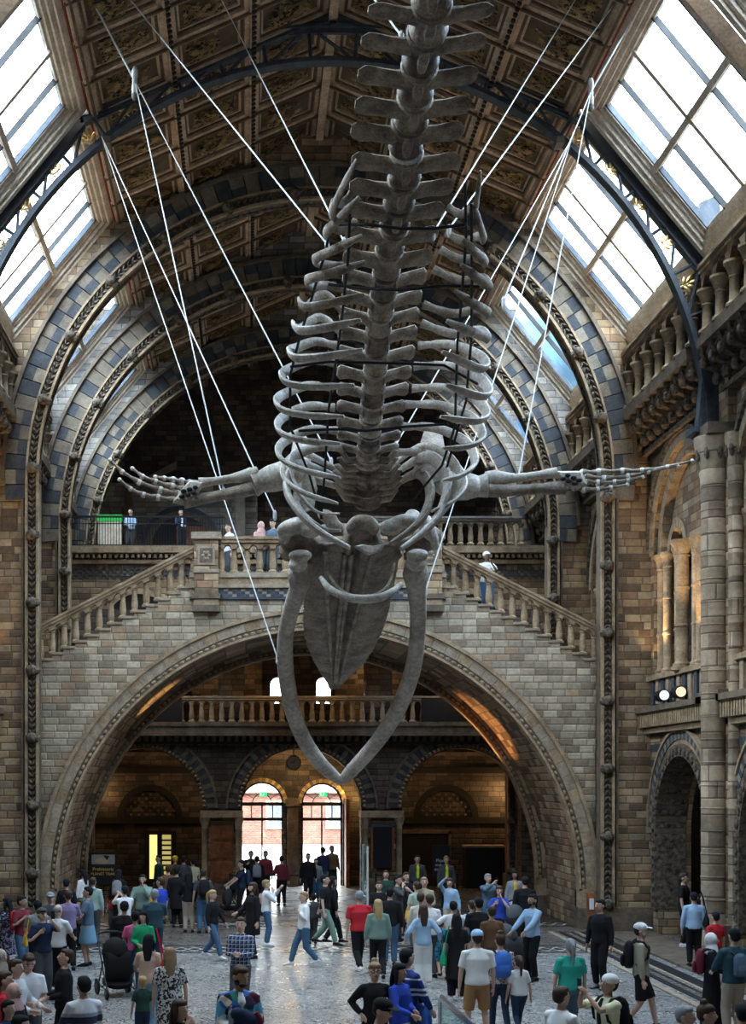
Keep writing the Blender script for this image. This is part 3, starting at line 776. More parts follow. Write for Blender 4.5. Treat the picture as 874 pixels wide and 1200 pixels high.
# ================================================================= ENTRANCE END
LY = 51.0; AXC = (-5.9, 0.0, 5.9)
wf = MB(); R = 2.2; cz = 3.2
edges = [-9.2] + sum([[c-R, c+R] for c in AXC], []) + [9.2]
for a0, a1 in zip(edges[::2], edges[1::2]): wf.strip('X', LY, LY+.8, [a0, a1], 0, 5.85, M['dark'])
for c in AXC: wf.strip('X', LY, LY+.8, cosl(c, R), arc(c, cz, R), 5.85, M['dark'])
wf.box(-9.2, 9.2, LY-.5, 58, 5.85, 6.2, M['stoned']); 
wo = struct(wf.build('wall_entrance'))
b = MB()
for c in AXC:
    b.ring('X', LY-.05, LY+.2, c, cz, R+.02, R+.2, 0, PI, 40, M['stoned'])
    b.ring('X', LY-.09, LY+.2, c, cz, R+.2, R+.52, 0, PI, 44, (lambda i: M['vb'] if i % 2 else M['vt']) , .06)
    b.ring('X', LY-.14, LY+.1, c, cz, R+.52, R+.6, 0, PI, 40, M['stoned'])
    for i in range(44):
        a = PI*(i+.5)/44; b.ell((c+(R+.1)*math.cos(a), LY-.08, cz+(R+.1)*math.sin(a)), (.07,.06,.05), Matrix.Rotation(-a,3,'Y'), 5, 4, M['stone'])
b.build('arch_ring', parent=wo)
b = MB()
for sx in (-2.95, 2.95):
    b.box(sx-.78, sx+.78, LY-.35, LY+.9, 2.85, 3.1, M['stone']); b.box(sx-.72, sx+.72, LY-.22, LY+.85, 0, .5, M['stoned'])
    b.box(sx-.55, sx+.55, LY-.12, LY+.8, .5, 2.85, M['tan'])
b.build('pier_block', parent=wo)
for sx in (-2.95, 2.95):
    for d in (-.62, .62):
        c = MB(); c.lathe((sx+d, LY-.15, .5), [(.16,0),(.16,.1),(.11,.2),(.11,1.9),(.13,1.95),(.11,2.0),(.2,2.3),(.2,2.35)], 12, M['stone']); c.build('column', parent=wo, smooth=True)
e = empty('panelled_door', (-2.95, LY-.2, 0)); tag(e, 'dark red-brown panelled wooden door in the pier left of the entrance doors', 'door')
b = MB(); b.box(-.42,.42,-.06,.05,.5,2.55,M['wood']); b.build('door_leaf', parent=e)
b = MB()
for (x0,x1) in ((-.36,-.04),(.04,.36)):
    for (z0,z1) in ((.6,1.25),(1.35,1.95),(2.05,2.45)): b.box(x0,x1,-.1,-.05,z0,z1,M['wood']); b.box(x0+.06,x1-.06,-.12,-.1,z0+.06,z1-.06,M['wood'])
b.build('raised_panel', parent=e)
e = empty('display_board', (2.95, LY-.2, 0)); tag(e, 'tall black framed board fixed on the pier right of the entrance doors', 'display board')
b = MB(); b.box(-.35,.35,-.08,.05,1.0,2.5,M['black']); b.build('board', parent=e)
b = MB(); b.box(-.42,-.35,-.1,.05,.95,2.55,M['wood']); b.box(.35,.42,-.1,.05,.95,2.55,M['wood']); b.box(-.42,.42,-.1,.05,2.5,2.6,M['blue']); b.build('frame', parent=e)
# cornice + lobby balcony
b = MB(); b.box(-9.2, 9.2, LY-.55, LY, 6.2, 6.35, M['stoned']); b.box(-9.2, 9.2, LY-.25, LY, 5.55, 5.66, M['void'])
n = 66
for k in range(n):
    x = -9.1+18.2*k/n; b.prism([(x,LY-.02,5.85),(x,LY-.45,5.85),(x,LY-.12,5.5)] , (.15,0,0), M['stoned'])
b.build('cornice', parent=wo)
lobbal = balus_mesh(.75, .10, 8, M['cream'])
e = empty('lobby_balustrade', (0, LY-.3, 6.35)); tag(e, 'warmly lit stone balustrade of the first floor balcony above the entrance arches', 'balustrade')
b = MB(); arcade(b, 'X', -.1, .1, -7.0, 7.0, 38, lambda u: 0, .95, .06, M['cream'], .14); b.build('arcaded_rail', parent=e)
for k in range(39): link('baluster', lobbal, e, (-7+14*k/38, 0, 0))
for sx, sd in ((-6.15,'left'),(6.1,'right')):
    b = MB(); b.box(-1.75, 1.75, -.03, .03, 0, .95, M['black']); o = b.build('balcony_drape', loc=(sx, LY-.45, 6.36)); tag(o, 'dark panel covering the %s end of the lobby balcony' % sd, 'panel')
# far walls
FB = 57.2
b = MB()
DO = [(-1.42, .86), (.98, .82)]; DY = 55.2
edges = [-9.2, DO[0][0]-DO[0][1], DO[0][0]+DO[0][1], DO[1][0]-DO[1][1], DO[1][0]+DO[1][1], 9.2]
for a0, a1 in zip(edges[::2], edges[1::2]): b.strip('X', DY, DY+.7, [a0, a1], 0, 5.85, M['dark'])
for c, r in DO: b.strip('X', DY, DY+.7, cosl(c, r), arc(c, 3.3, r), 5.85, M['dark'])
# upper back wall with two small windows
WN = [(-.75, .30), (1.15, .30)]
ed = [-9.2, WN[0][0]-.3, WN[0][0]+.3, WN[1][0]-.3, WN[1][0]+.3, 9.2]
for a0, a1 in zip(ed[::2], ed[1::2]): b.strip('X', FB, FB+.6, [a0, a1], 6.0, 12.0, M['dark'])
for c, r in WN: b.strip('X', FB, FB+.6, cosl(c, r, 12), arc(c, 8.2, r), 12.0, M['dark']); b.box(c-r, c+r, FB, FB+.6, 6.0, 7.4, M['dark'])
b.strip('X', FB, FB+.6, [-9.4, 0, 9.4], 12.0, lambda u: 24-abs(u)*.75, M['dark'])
b.box(-9.3, 9.3, 58.0, 58.3, 12, 24, M['dark'])
ws = struct(b.build('wall_south'))
bm_ = MB()
for s in (-1,1): bm_.box(*sorted((s*9.15, s*9.4)), LY, 58.2, 0, 16, M['dark'])
bm_.build('side_return', parent=ws)
# lobby side recess walls: lunettes, lamps, dark counters
b = MB()
for c in (-5.9, 5.9):
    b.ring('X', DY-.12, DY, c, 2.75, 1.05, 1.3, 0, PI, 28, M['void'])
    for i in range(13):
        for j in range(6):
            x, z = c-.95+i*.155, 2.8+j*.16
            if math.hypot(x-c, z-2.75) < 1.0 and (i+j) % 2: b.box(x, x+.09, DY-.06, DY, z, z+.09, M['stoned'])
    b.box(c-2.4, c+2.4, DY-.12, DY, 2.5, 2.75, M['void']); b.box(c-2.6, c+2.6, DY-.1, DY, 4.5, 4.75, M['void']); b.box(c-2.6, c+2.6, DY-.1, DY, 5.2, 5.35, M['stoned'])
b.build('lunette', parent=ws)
# entrance doors
green = emit('exit_sign_green', (.01,.62,.2), .5)
for i, (c, r) in enumerate(DO):
    b = MB(); y0, y1 = DY+.3, DY+.4
    b.ring('X', y0, y1, c, 3.3, r-.07, r+.01, 0, PI, 24, M['void'])
    for x in (c-r+.03, c+r-.03): b.box(x-.04, x+.04, y0, y1, 0, 3.3, M['void'])
    b.box(c-r, c+r, y0, y1, 3.2, 3.34, M['void']); b.box(c-r, c+r, y0, y1, 2.6, 2.72, M['void']); b.box(c-.03, c+.03, y0, y1, .0, 3.25, M['void'])
    for q in (-.5, .5): b.box(c+q*r-.02, c+q*r+.02, y0, y1, 2.65, 3.25, M['void'])
    b.ring('X', y0, y1, c, 3.3, r*.42, r*.46, 0, PI, 16, M['void'])
    for k in range(1, 6):
        a = PI*k/6; b.tube([(c+r*.44*math.cos(a), y0+.05, 3.3+r*.44*math.sin(a)), (c+r*.97*math.cos(a), y0+.05, 3.3+r*.97*math.sin(a))], .012, 4, M['void'])
    o = struct(b.build('door_%d' % (i+1)))
    g = MB(); g.box(c-r, c+r, y0+.04, y0+.05, 0, 4.1, M['pane']); g.build('pane', parent=o)
    if True:
        g = MB(); g.ring('X', DY-.1, DY+.3, c, 3.3, r+.0, r+.16, 0, PI, 22, lambda k: M['gold'] if k % 2 else M['stone'], .03); g.build('gold_lit_arch', parent=o)  # gold blocks paint warm lamplight onto the door arches
    e = empty('exit_sign', (c+(.05), DY+.2, 3.66)); tag(e, 'small green running man exit sign in the arch of the %s entrance door' % ('left' if i == 0 else 'right'), 'exit sign')
    q = MB(); q.box(-.16,.16,-.02,.03,-.09,.09,green); q.build('sign_panel', parent=e)
    wh = emit('exit_sign_white', (.8,1,.9), .4)
    q = MB(); q.ell((.02,-.03,.05),(.014,.006,.014),None,6,4,wh); q.tube([(.02,-.03,.03),(.0,-.03,-.02)], .014, 5, wh); q.tube([(0,-.03,-.02),(.04,-.03,-.06)], .009, 5, wh); q.tube([(0,-.03,-.02),(-.05,-.03,-.05)], .009, 5, wh); q.tube([(.02,-.03,.025),(.06,-.03,.0)], .008, 5, wh); q.box(-.13,-.07,-.03,-.02,-.06,.06,wh); q.build('pictogram', parent=e)
    # screen of open door leaf / wooden jamb
b = MB(); b.box(1.86, 2.0, DY-1.0, DY+.1, 0, 3.5, M['wood']); b.box(-2.5, -2.36, DY-.3, DY+.1, 0, 3.3, M['wood'])
b.box(-.42,.02,DY-.35,DY,0,3.4,M['stoned']); b.box(-.47,.07,DY-.45,DY,3.2,3.5,M['stoned'])
b.build('door_jamb', parent=ws)
e = empty('wall_clock', tuple(at(344, 894, 52.4))); tag(e, 'round pale wall clock hanging above the entrance doors', 'clock')
q = MB(); q.lathe((0,0,0), [(.27,-.03),(.27,.05),(.2,.08)], 28, flat((.62,.6,.54), .6, name='clock_dial'), 'Y'); q.build('clock_face', parent=e, smooth=False)
q = MB(); q.ring('X', -.06, .04, 0, 0, .25, .29, 0, 2*PI, 32, M['black']); q.build('rim', parent=e)
q = MB(); q.tube([(0,-.045,0),(.05,-.045,.16)], .01, 4, M['black']); q.tube([(0,-.045,0),(-.12,-.045,.03)], .012, 4, M['black']); q.build('hand', parent=e)
q = MB(); q.tube([(0,.02,.25),(0,.02,1.2)], .02, 6, M['black']); q.build('hanging_rod', parent=e)
# rear doorways within the left and right lobby recess
e = empty('lit_doorway', (-5.6, DY-.08, 0)); tag(e, 'lit glazed door with yellow glow at the back of the left entrance recess', 'door')
q = MB(); q.box(-.5,.75,-.05,.03,0,2.2,M['void']); q.build('frame', parent=e)
q = MB(); q.box(-.3,.0,-.08,-.05,.3,2.05,emit('warm_room', (.75,.62,.2), .55)); q.box(.2,.55,-.08,-.05,.3,2.05,emit('lit_shelves', (.55,.45,.15), .3)); q.build('pane', parent=e)
q = MB()
for k in range(8): q.box(.2,.55,-.1,-.08,.4+k*.2,.47+k*.2,M['void'])
q.build('shelf', parent=e)
e = empty('display_case', (7.4, DY-1.0, 0)); tag(e, 'black glass-fronted display case with a lit rim in the right entrance recess', 'display case')
q = MB(); q.box(-.9,.6,-.4,.4,0,1.6,M['black']); q.build('body', parent=e); q = MB(); q.box(-.92,.62,-.42,.42,1.6,1.68,M['cream']); q.build('rim', parent=e)
e = empty('dark_doorway', (4.9, DY-.08, 0)); tag(e, 'dark open doorway at the back of the right entrance recess', 'doorway')
q = MB(); q.box(-.9,1.1,-.05,.03,0,2.1,M['void']); q.build('opening', parent=e); q = MB(); q.box(-1.0,-.9,-.1,.03,0,2.2,M['stoned']); q.box(1.1,1.2,-.1,.03,0,2.2,M['stoned']); q.box(-1,1.2,-.1,.03,2.1,2.25,M['stoned']); q.build('frame', parent=e)
# upper gallery across the end
GY = 49.4
b = MB(); b.box(-9.2, 9.2, GY, 57.2, 12.3, 12.55, M['stoned'])
b.box(-9.2, 9.2, GY+.25, GY+.8, 9.3, 12.3, M['tan'])
b.box(-9.2, 9.2, GY-.05, GY+.3, 12.35, 12.6, M['stone'])
for k in range(92):
    x = -9.15+k*.2; b.box(x, x+.1, GY+.0, GY+.3, 12.18, 12.35, M['stone'])
b.box(-9.2, 9.2, GY+.14, GY+.3, 12.08, 12.16, M['gold']) if False else b.box(-9.2, 9.2, GY+.1, GY+.3, 11.98, 12.12, M['stone'])
for k in range(150):
    x = -9.15+k*.122
    for j in range(4):
        if (k+j) % 2: b.box(x, x+.11, GY+.2, GY+.26, 11.45+j*.11, 11.55+j*.11, M['blue'])
for c in (-5.9, 5.9, -1.9, 1.9):
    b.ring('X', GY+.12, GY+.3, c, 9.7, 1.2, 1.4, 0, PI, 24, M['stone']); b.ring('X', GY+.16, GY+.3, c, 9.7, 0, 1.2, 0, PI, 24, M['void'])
gal = struct(b.build('wall_gallery'))
e = empty('iron_railing', (-5.2, GY+.15, 12.55)); tag(e, 'black iron railing of the upper gallery at left where visitors stand', 'railing')
q = MB(); q.box(-3.9,2.4,-.03,.03,1.08,1.15,M['black']); q.box(-3.9,2.4,-.02,.02,.08,.12,M['black']); q.box(-3.9,2.4,-.02,.02,.85,.88,M['black']); q.build('handrail', parent=e)
q = MB()
for k in range(64): q.box(-3.9+k*.1-.011,-3.9+k*.1+.011,-.011,.011,0,1.08,M['black'])
q.build('iron_bars', parent=e)
e = empty('gallery_balustrade', (5.6, GY+.15, 12.6)); tag(e, 'stone balustrade of the cross gallery behind the right flight of stairs', 'balustrade')
q = MB(); arcade(q, 'X', -.1, .1, -3.6, 2.2, 16, lambda u: 0, 1.05, .07, M['greyst'], .16); q.build('arcaded_rail', parent=e)
for k in range(17): link('baluster', balu, e, (-3.6+5.8*k/16, 0, .05))
# far upper wall: gabled aedicule, arch and lit door behind the left gallery
b = MB(); xc = (210-290)/29.0-2
b.box(-9.1, -1.6, 56.6, 57.2, 12.5, 16.4, M['grey'])
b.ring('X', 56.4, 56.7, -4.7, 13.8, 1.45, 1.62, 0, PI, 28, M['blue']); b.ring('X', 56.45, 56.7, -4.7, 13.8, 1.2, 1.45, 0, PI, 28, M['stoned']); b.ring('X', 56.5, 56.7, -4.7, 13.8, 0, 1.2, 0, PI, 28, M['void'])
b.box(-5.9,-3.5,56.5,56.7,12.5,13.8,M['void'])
b.prism([(-6.9,56.4,16.2),(-6.9,56.4,16.0),(-4.9,56.4,17.0),(-4.9,56.4,17.25)], (0,.3,0), M['greyst'])
b.box(-7.0,-6.7,56.4,56.7,12.5,16.1,M['stoned']); b.box(-2.5,-2.1,56.0,56.7,12.5,16.1,M['greyst'])
b.box(-4.9,-3.7,56.45,56.5,12.5,14.6,M['wood'])
b.build('aedicule', parent=ws)
# piers of gallery at center (dark columns in lobby)
b = MB()
for x in (-2.6, 2.9):
    b.box(x-.5, x+.5, LY+.6, LY+1.4, 6.2, 12.3, M['dark'])
b.build('pier', parent=wo)
b = MB(); b.box(1.6, 4.6, FB-.1, FB, 6.3, 9.5, M['tan']); b.box(-4.3,-1.4,FB-.1,FB,6.3,9.5,M['tan']); b.build('lit_wall', parent=ws)  # lighter brick panels paint the lamplit parts of the dark wall
# ================================================================= FLOOR EDGE STRIPS
b = MB()
for s in (-1, 1):
    b.box(*sorted((s*6.3, s*6.45)), 10, 38.3, 0, .03, M['cream']); 
    b.box(*sorted((s*6.62, s*7.0)), 10, 38.3, 0, .02, M['black']); b.box(*sorted((s*7.08, s*7.16)), 10, 38.3, 0, .025, M['cream']); b.box(*sorted((s*7.2, s*7.5)), 10, 38.3, 0, .02, M['black'])
    y = 12
    while y < 38: b.box(*sorted((s*6.74, s*6.88)), y, y+.11, .02, .03, M['greyst']); y += .22
    b.box(*sorted((s*7.75, s*9.2)), 10, 38.3, 0, .05, M['stoned'])
o = struct(b.build('trim_1'))
# ================================================================= LIGHTS
def spot(name, loc, tgt, power, size, col=(1,.62,.25), blend=.6, r=.05):
    ld = bpy.data.lights.new(name, 'SPOT'); ld.energy = power; ld.color = col; ld.spot_size = math.radians(size); ld.spot_blend = blend; ld.shadow_soft_size = r
    o = bpy.data.objects.new(name, ld); COL.objects.link(o); o.location = loc
    o.rotation_euler = (Vector(tgt)-Vector(loc)).to_track_quat('-Z','Y').to_euler(); return o
def point(name, loc, power, col=(1,.6,.25), r=.1):
    ld = bpy.data.lights.new(name, 'POINT'); ld.energy = power; ld.color = col; ld.shadow_soft_size = r
    o = bpy.data.objects.new(name, ld); COL.objects.link(o); o.location = loc; return o
w = bpy.data.worlds.new('sky'); bpy.context.scene.world = w; w.use_nodes = True
nt = w.node_tree; bg = nt.nodes['Background']
tc = nt.nodes.new('ShaderNodeTexCoord'); nz = nt.nodes.new('ShaderNodeTexNoise'); nz.inputs['Scale'].default_value = 2.2; nz.inputs['Detail'].default_value = 5
nt.links.new(tc.outputs['Generated'], nz.inputs['Vector'])
rp = nt.nodes.new('ShaderNodeValToRGB'); nt.links.new(nz.outputs[0], rp.inputs[0])
rp.color_ramp.elements[0].position = .38; rp.color_ramp.elements[0].color = (.62,.80,1,1); rp.color_ramp.elements[1].position = .56; rp.color_ramp.elements[1].color = (1,.925,.82,1)
sz = nt.nodes.new('ShaderNodeSeparateXYZ'); nt.links.new(tc.outputs['Generated'], sz.inputs[0])
ad = nt.nodes.new('ShaderNodeMath'); ad.operation = 'MULTIPLY_ADD'; nt.links.new(nz.outputs[0], ad.inputs[0]); ad.inputs[1].default_value = .12; nt.links.new(sz.outputs[2], ad.inputs[2])
r2 = nt.nodes.new('ShaderNodeValToRGB'); nt.links.new(ad.outputs[0], r2.inputs[0]); r2.color_ramp.elements[0].position = .335; r2.color_ramp.elements[0].color = (.014,.024,.031,1); r2.color_ramp.elements[1].position = .415; r2.color_ramp.elements[1].color = (1,1,1,1)
el_ = r2.color_ramp.elements.new(.37); el_.color = (.04,.06,.072,1)
mx = nt.nodes.new('ShaderNodeMix'); mx.data_type = 'RGBA'; mx.blend_type = 'MULTIPLY'; mx.inputs[0].default_value = 1; nt.links.new(rp.outputs[0], mx.inputs[6]); nt.links.new(r2.outputs[0], mx.inputs[7])
nt.links.new(mx.outputs[2], bg.inputs[0]); bg.inputs[1].default_value = 15
# warm lamps the hall has
for s in (-1, 1):
    spot('arch_uplight', (s*8.9, 37.4, 7.3), (s*9.3, 36.0, 13.2), 200, 70, (1,.7,.36))
    spot('arch_uplight', (s*8.9, 33.8, 7.3), (s*9.3, 35.6, 13.2), 150, 70, (1,.7,.36))
    spot('window_uplight', (s*8.95, 38.0, 7.2), (s*9.3, 38.2, 10), 26, 60, (1,.72,.4))
spot('vault_spot', (-4.0, 43.0, 4.5), (-4.9, 42.0, 7.0), 160, 40)
spot('vault_spot', (3.6, 43.4, 3.5), (5.6, 43.0, 6.0), 240, 55, (1,.5,.2))
for x in (-5, -1.4, 1.0, 5.6): point('balcony_lamp', (x, LY-1.2, 7.9), 10, (1,.66,.33))
point('lobby_lamp', (-8.0, 54.6, 3.8), 14); point('lobby_lamp', (8.2, 54.4, 3.6), 22)
point('lobby_lamp', (-4.5, 53.4, 4.4), 10, (1,.62,.33)); point('lobby_lamp', (5.2, 53.4, 4.4), 10, (1,.62,.33)); point('lobby_lamp', (-.2,53.4,4.5), 26, (1,.68,.34)); point('arch_lamp', (1.95,54.6,3.9), 10, (1,.66,.25)); point('arch_lamp', (-.2,54.3,4.6), 10, (1,.66,.25))
point('lobby_lamp', (2.6, 54.6, 3.6), 14, (1,.62,.2))
point('gallery_lamp', (3, 56, 8.6), 6, (1,.7,.45)); point('gallery_lamp', (-3, 56, 8.6), 4, (1,.7,.45))
# lamps as objects
lampm = emit('lamp_glow', (1,.75,.45), 14)
for (p, lab) in (((-8.0, 54.75, 3.75), 'small glowing wall lamp in the left entrance recess'), ((8.35, 54.75, 3.75), 'small glowing wall lamp in the right entrance recess')):
    e = empty('wall_lamp', p); tag(e, lab, 'lamp'); q = MB(); q.ell((0,0,0),(.09,.09,.09),None,10,6,lampm); q.build('bulb', parent=e, smooth=True); q = MB(); q.lathe((0,0,-.2),[(.04,0),(.03,.08),(.06,.13)],8,M['black']); q.box(-.03,.03,0,.45,-.2,-.15,M['black']); q.build('bracket', parent=e)
for k, (y, col, lab) in enumerate(((36.6, (.75,.9,1), 'cool white stage spotlight on the ledge over the right side arch'), (35.2, (1,.72,.5), 'warm pinkish stage spotlight on the ledge over the right side arch'))):
    e = empty('spotlight', (8.95, y, 6.35)); tag(e, lab, 'spotlight')
    q = MB(); q.lathe((0,-.12,.1), [(.16,-.14),(.17,.0),(.15,.3),(.08,.36)], 14, M['black'], 'Y'); q.build('housing', parent=e, smooth=True)
    q = MB(); q.lathe((0,-.27,.1), [(.13,0),(.12,-.02)], 14, emit('spot_lens_%d' % k, col, .42), 'Y'); q.build('lens', parent=e)
    q = MB(); q.box(-.2,-.17,-.05,.05,-.14,.1,M['black']); q.box(.17,.2,-.05,.05,-.14,.1,M['black']); q.box(-.2,.2,-.06,.06,-.16,-.12,M['black']); q.build('yoke', parent=e)
# ================================================================= CAMERA
cam = bpy.data.cameras.new('camera'); co = bpy.data.objects.new('camera', cam); COL.objects.link(co)
co.location = (CX, 0, CZ); co.rotation_euler = (PI/2, 0, 0)
cam.sensor_fit = 'HORIZONTAL'; cam.sensor_width = 36; cam.lens = F/874*36
cam.shift_x = (437-VX)/874; cam.shift_y = (VY-600)/874; cam.clip_end = 400
sc = bpy.context.scene; sc.camera = co
sc.view_settings.view_transform = 'Standard'; sc.view_settings.look = 'None'; sc.view_settings.exposure = 1.6; sc.view_settings.gamma = 1; sc.view_settings.use_curve_mapping = False
sc.cycles.max_bounces = 7; sc.cycles.diffuse_bounces = 4; sc.cycles.glossy_bounces = 3; sc.cycles.transparent_max_bounces = 8; sc.cycles.transmission_bounces = 2
sc.cycles.sample_clamp_indirect = 6; sc.cycles.caustics_reflective = False; sc.cycles.caustics_refractive = False
# ================================================================= WHALE SKELETON
def bone_mat(name, c, c2, sc=4):
    t = NT(name); p = t.obj()
    k = t.ramp(t.noise(sc, 6, p), [(.35, c2), (.62, c)])
    k = t.mix(1.0, k, t.ramp(t.noise(sc*8, 3, p), [(.3,.7),(.65,1.1)]), 'MULTIPLY')
    t.bump(t.noise(sc*5, 4, p), .02, .6)
    return t.out(k, .62, 0, .35)
bone = bone_mat('weathered_bone', (.43,.35,.27), (.16,.125,.095))
boneL = bone_mat('pale_bone', (.70,.63,.54), (.36,.31,.25), 3)
boneS = bone_mat('brown_skull_bone', (.34,.275,.21), (.14,.11,.085), 2.5)
boneM = bone_mat('jaw_bone', (.56,.49,.41), (.32,.27,.22), 1.6)
boneD = bone_mat('dark_bone', (.25,.20,.155), (.09,.07,.055), 2.5)
knob = flat((.75,.72,.66), .6, name='white_cartilage')
steel = flat((.02,.02,.022), .35, .6, name='support_rod_steel')
cable_m = flat((.62,.62,.60), .5, name='white_cable')
def cr(pts, n):
    """Catmull-Rom through points"""
    P = [Vector(p) for p in pts]; P = [P[0]*2-P[1]] + P + [P[-1]*2-P[-2]]; out = []
    for i in range(1, len(P)-2):
        for k in range(n):
            t = k/n; a, b, c, d = P[i-1], P[i], P[i+1], P[i+2]
            out.append(.5*((2*b)+(c-a)*t+(2*a-5*b+4*c-d)*t*t+(3*b-a-3*c+d)*t**3))
    out.append(P[-2]); return out
def lerp_tab(tab, x):
    if x <= tab[0][0]: return tab[0][1]
    for (x0, y0), (x1, y1) in zip(tab[:-1], tab[1:]):
        if x <= x1: return y0 + (y1-y0)*(x-x0)/(x1-x0)
    return tab[-1][1]
SPX = [(-60,510),(-20,507),(20,504),(53,496),(93,489),(133,483),(158,477),(200,475),(293,456),(382,444),(462,437),(537,431),(589,430),(605,428)]
SS = [(-60,117),(0,110),(53,103),(133,96),(200,91),(293,84),(382,78.5),(462,73.5),(537,70.5),(605,68)]
def spine(py):
    x = lerp_tab(SPX, py); s = lerp_tab(SS, py); return at(x, py, F/s)
VY_ = [-52,-18,18,54,93,128,158,193,223,250,278,305,331,355,376,397,420,443,462,481,499,515,529,540,549,557,564,571,578,586]
WL = [(-60,75),(18,73),(54,73),(94,70),(158,66),(223,61),(250,56),(300,53),(348,47),(414,46),(474,41),(529,36),(545,34),(560,40),(575,42),(590,34)]   # half span of processes, px
whale = empty('whale_skeleton', tuple(spine(20)))
tag(whale, 'huge whale skeleton hung diving head down from the ceiling with ribs and jaws open', 'whale skeleton')
wl = Vector(whale.location)
def wput(b, name, mat=None, parent=None, smooth=True):
    me = b.mesh(name, mat, smooth); o = bpy.data.objects.new(name, me); COL.objects.link(o); o.parent = parent or whale; 
    o.location = -wl if (parent is None or parent is whale) else (0,0,0); return o
for i, py in enumerate(VY_):
    c = spine(py); a = (spine(py+14) - spine(py-14)).normalized(); lat = Vector((1,0,0)); v = lat.cross(a).normalized()
    if v.z > 0: v = -v
    nxt = spine(VY_[i+1]) if i+1 < len(VY_) else c + a*.1
    prv = spine(VY_[i-1]) if i else c*2 - nxt
    L = (nxt-prv).length/2; s = F/c.y
    r = lerp_tab([(-60,.215),(158,.21),(300,.195),(400,.185),(500,.18),(560,.20),(590,.24)], py)
    b = MB()
    h = L*.46
    b.tube([c-a*h, c-a*h*.86, c-a*h*.5, c, c+a*h*.5, c+a*h*.86, c+a*h], [(r*1.0,r*.98),(r*1.1,r*1.06),(r*.86,r*.88),(r*.76,r*.80),(r*.84,r*.88),(r*1.08,r*1.05),(r*1.0,r*.98)], 18, bone if i % 3 else boneD, True, up=lat)
    # ventral keel
    if py < 300: b.tube([c-a*h*.8+v*r*.86, c+v*r*.80, c+a*h*.8+v*r*.86], [(.03,.05),(.045,.07),(.03,.05)], 8, bone, True, up=lat)
    # neural spine, away from the viewer
    hs = .62 if 100 < py < 540 else .45
    b.tube([c-v*r*.5, c-v*(r+.15), c-v*(r+hs)+a*-.12, c-v*(r+hs+.08)+a*-.16], [(.10,.07),(.09,.035),(L*.34,.035),(L*.28,.022)], 10, boneD, True, up=lat)
    hw = lerp_tab(WL, py)/s
    wa = min(L*.42, .165)
    for sg in (-1, 1):
        base = c + lat*sg*r*.6; up_ = -v*.05
        if py < 330:
            tip = c + lat*sg*hw + up_ - a*.02
            pts = [base, c+lat*sg*r*1.1, c+lat*sg*(r+.35*(hw-r))+up_*.5, c+lat*sg*(r+.72*(hw-r))+up_, tip-lat*sg*.06, tip]
            rr = [(wa*.95,.10),(wa*.82,.075),(wa*.84,.05),(wa*1.02,.04),(wa*.92,.04),(wa*.45,.02)]
        elif py < 535:
            tip = c + lat*sg*hw - v*.12
            pts = [base, c+lat*sg*r*1.1-v*.04, c+lat*sg*(r+.5*(hw-r))-v*.1, tip-lat*sg*.05, tip]
            rr = [(wa*.95,.10),(wa*.65,.07),(wa*.7,.06),(wa*.95,.07),(wa*.6,.04)]
        else:
            tip = c + lat*sg*hw - v*.05 - a*.16
            pts = [base, c+lat*sg*(r+.5*(hw-r))+v*.04-a*.05, tip-lat*sg*.05, tip]
            rr = [(.08,.06),(.05,.045),(.045,.04),(.02,.02)]
        b.tube(pts, rr, 12, bone, True, up=v)
    vt = wput(b, 'vertebra')
    if i in (4, 7, 13, 16) or py > 300:
        d = MB(); d.tube([c+a*h*.98, c+a*(L-h)*.98 if (L-h) > h else c+a*(h+.02)], r*.86, 16, M['black'], True)
        me = d.mesh('disc', M['black'], True); o = bpy.data.objects.new('disc', me); COL.objects.link(o); o.parent = vt
# ribs: root, outer, tip in the photo's pixel frame; each gets its own distance from the spine
RB = [((413,225),(388,253),(418,187)),((417,259),(381,276),(421,231)),((413,312),(368,305),(424,276)),((406,341),(359,329),(428,307)),((403,367),(351,353),(427,345)),((400,390),(344,380),(423,375)),((394,405),(339,412),(425,410)),((394,426),(330,440),(415,451)),((390,455),(324,470),(403,488)),((392,478),(325,498),(399,520)),((395,505),(326,528),(399,560)),((400,525),(332,553),(396,590)),
      ((525,243),(558,243),(563,200)),((523,273),(567,281),(555,240)),((516,293),(569,309),(542,280)),((508,316),(574,338),(540,310)),((496,357),(572,368),(533,341)),((494,379),(572,397),(523,376)),((490,405),(570,427),(518,412)),((485,429),(573,458),(523,451)),((483,455),(570,484),(516,488)),((475,474),(565,508),(519,525)),((471,500),(556,537),(518,563)),((461,530),(543,565),(506,599))]
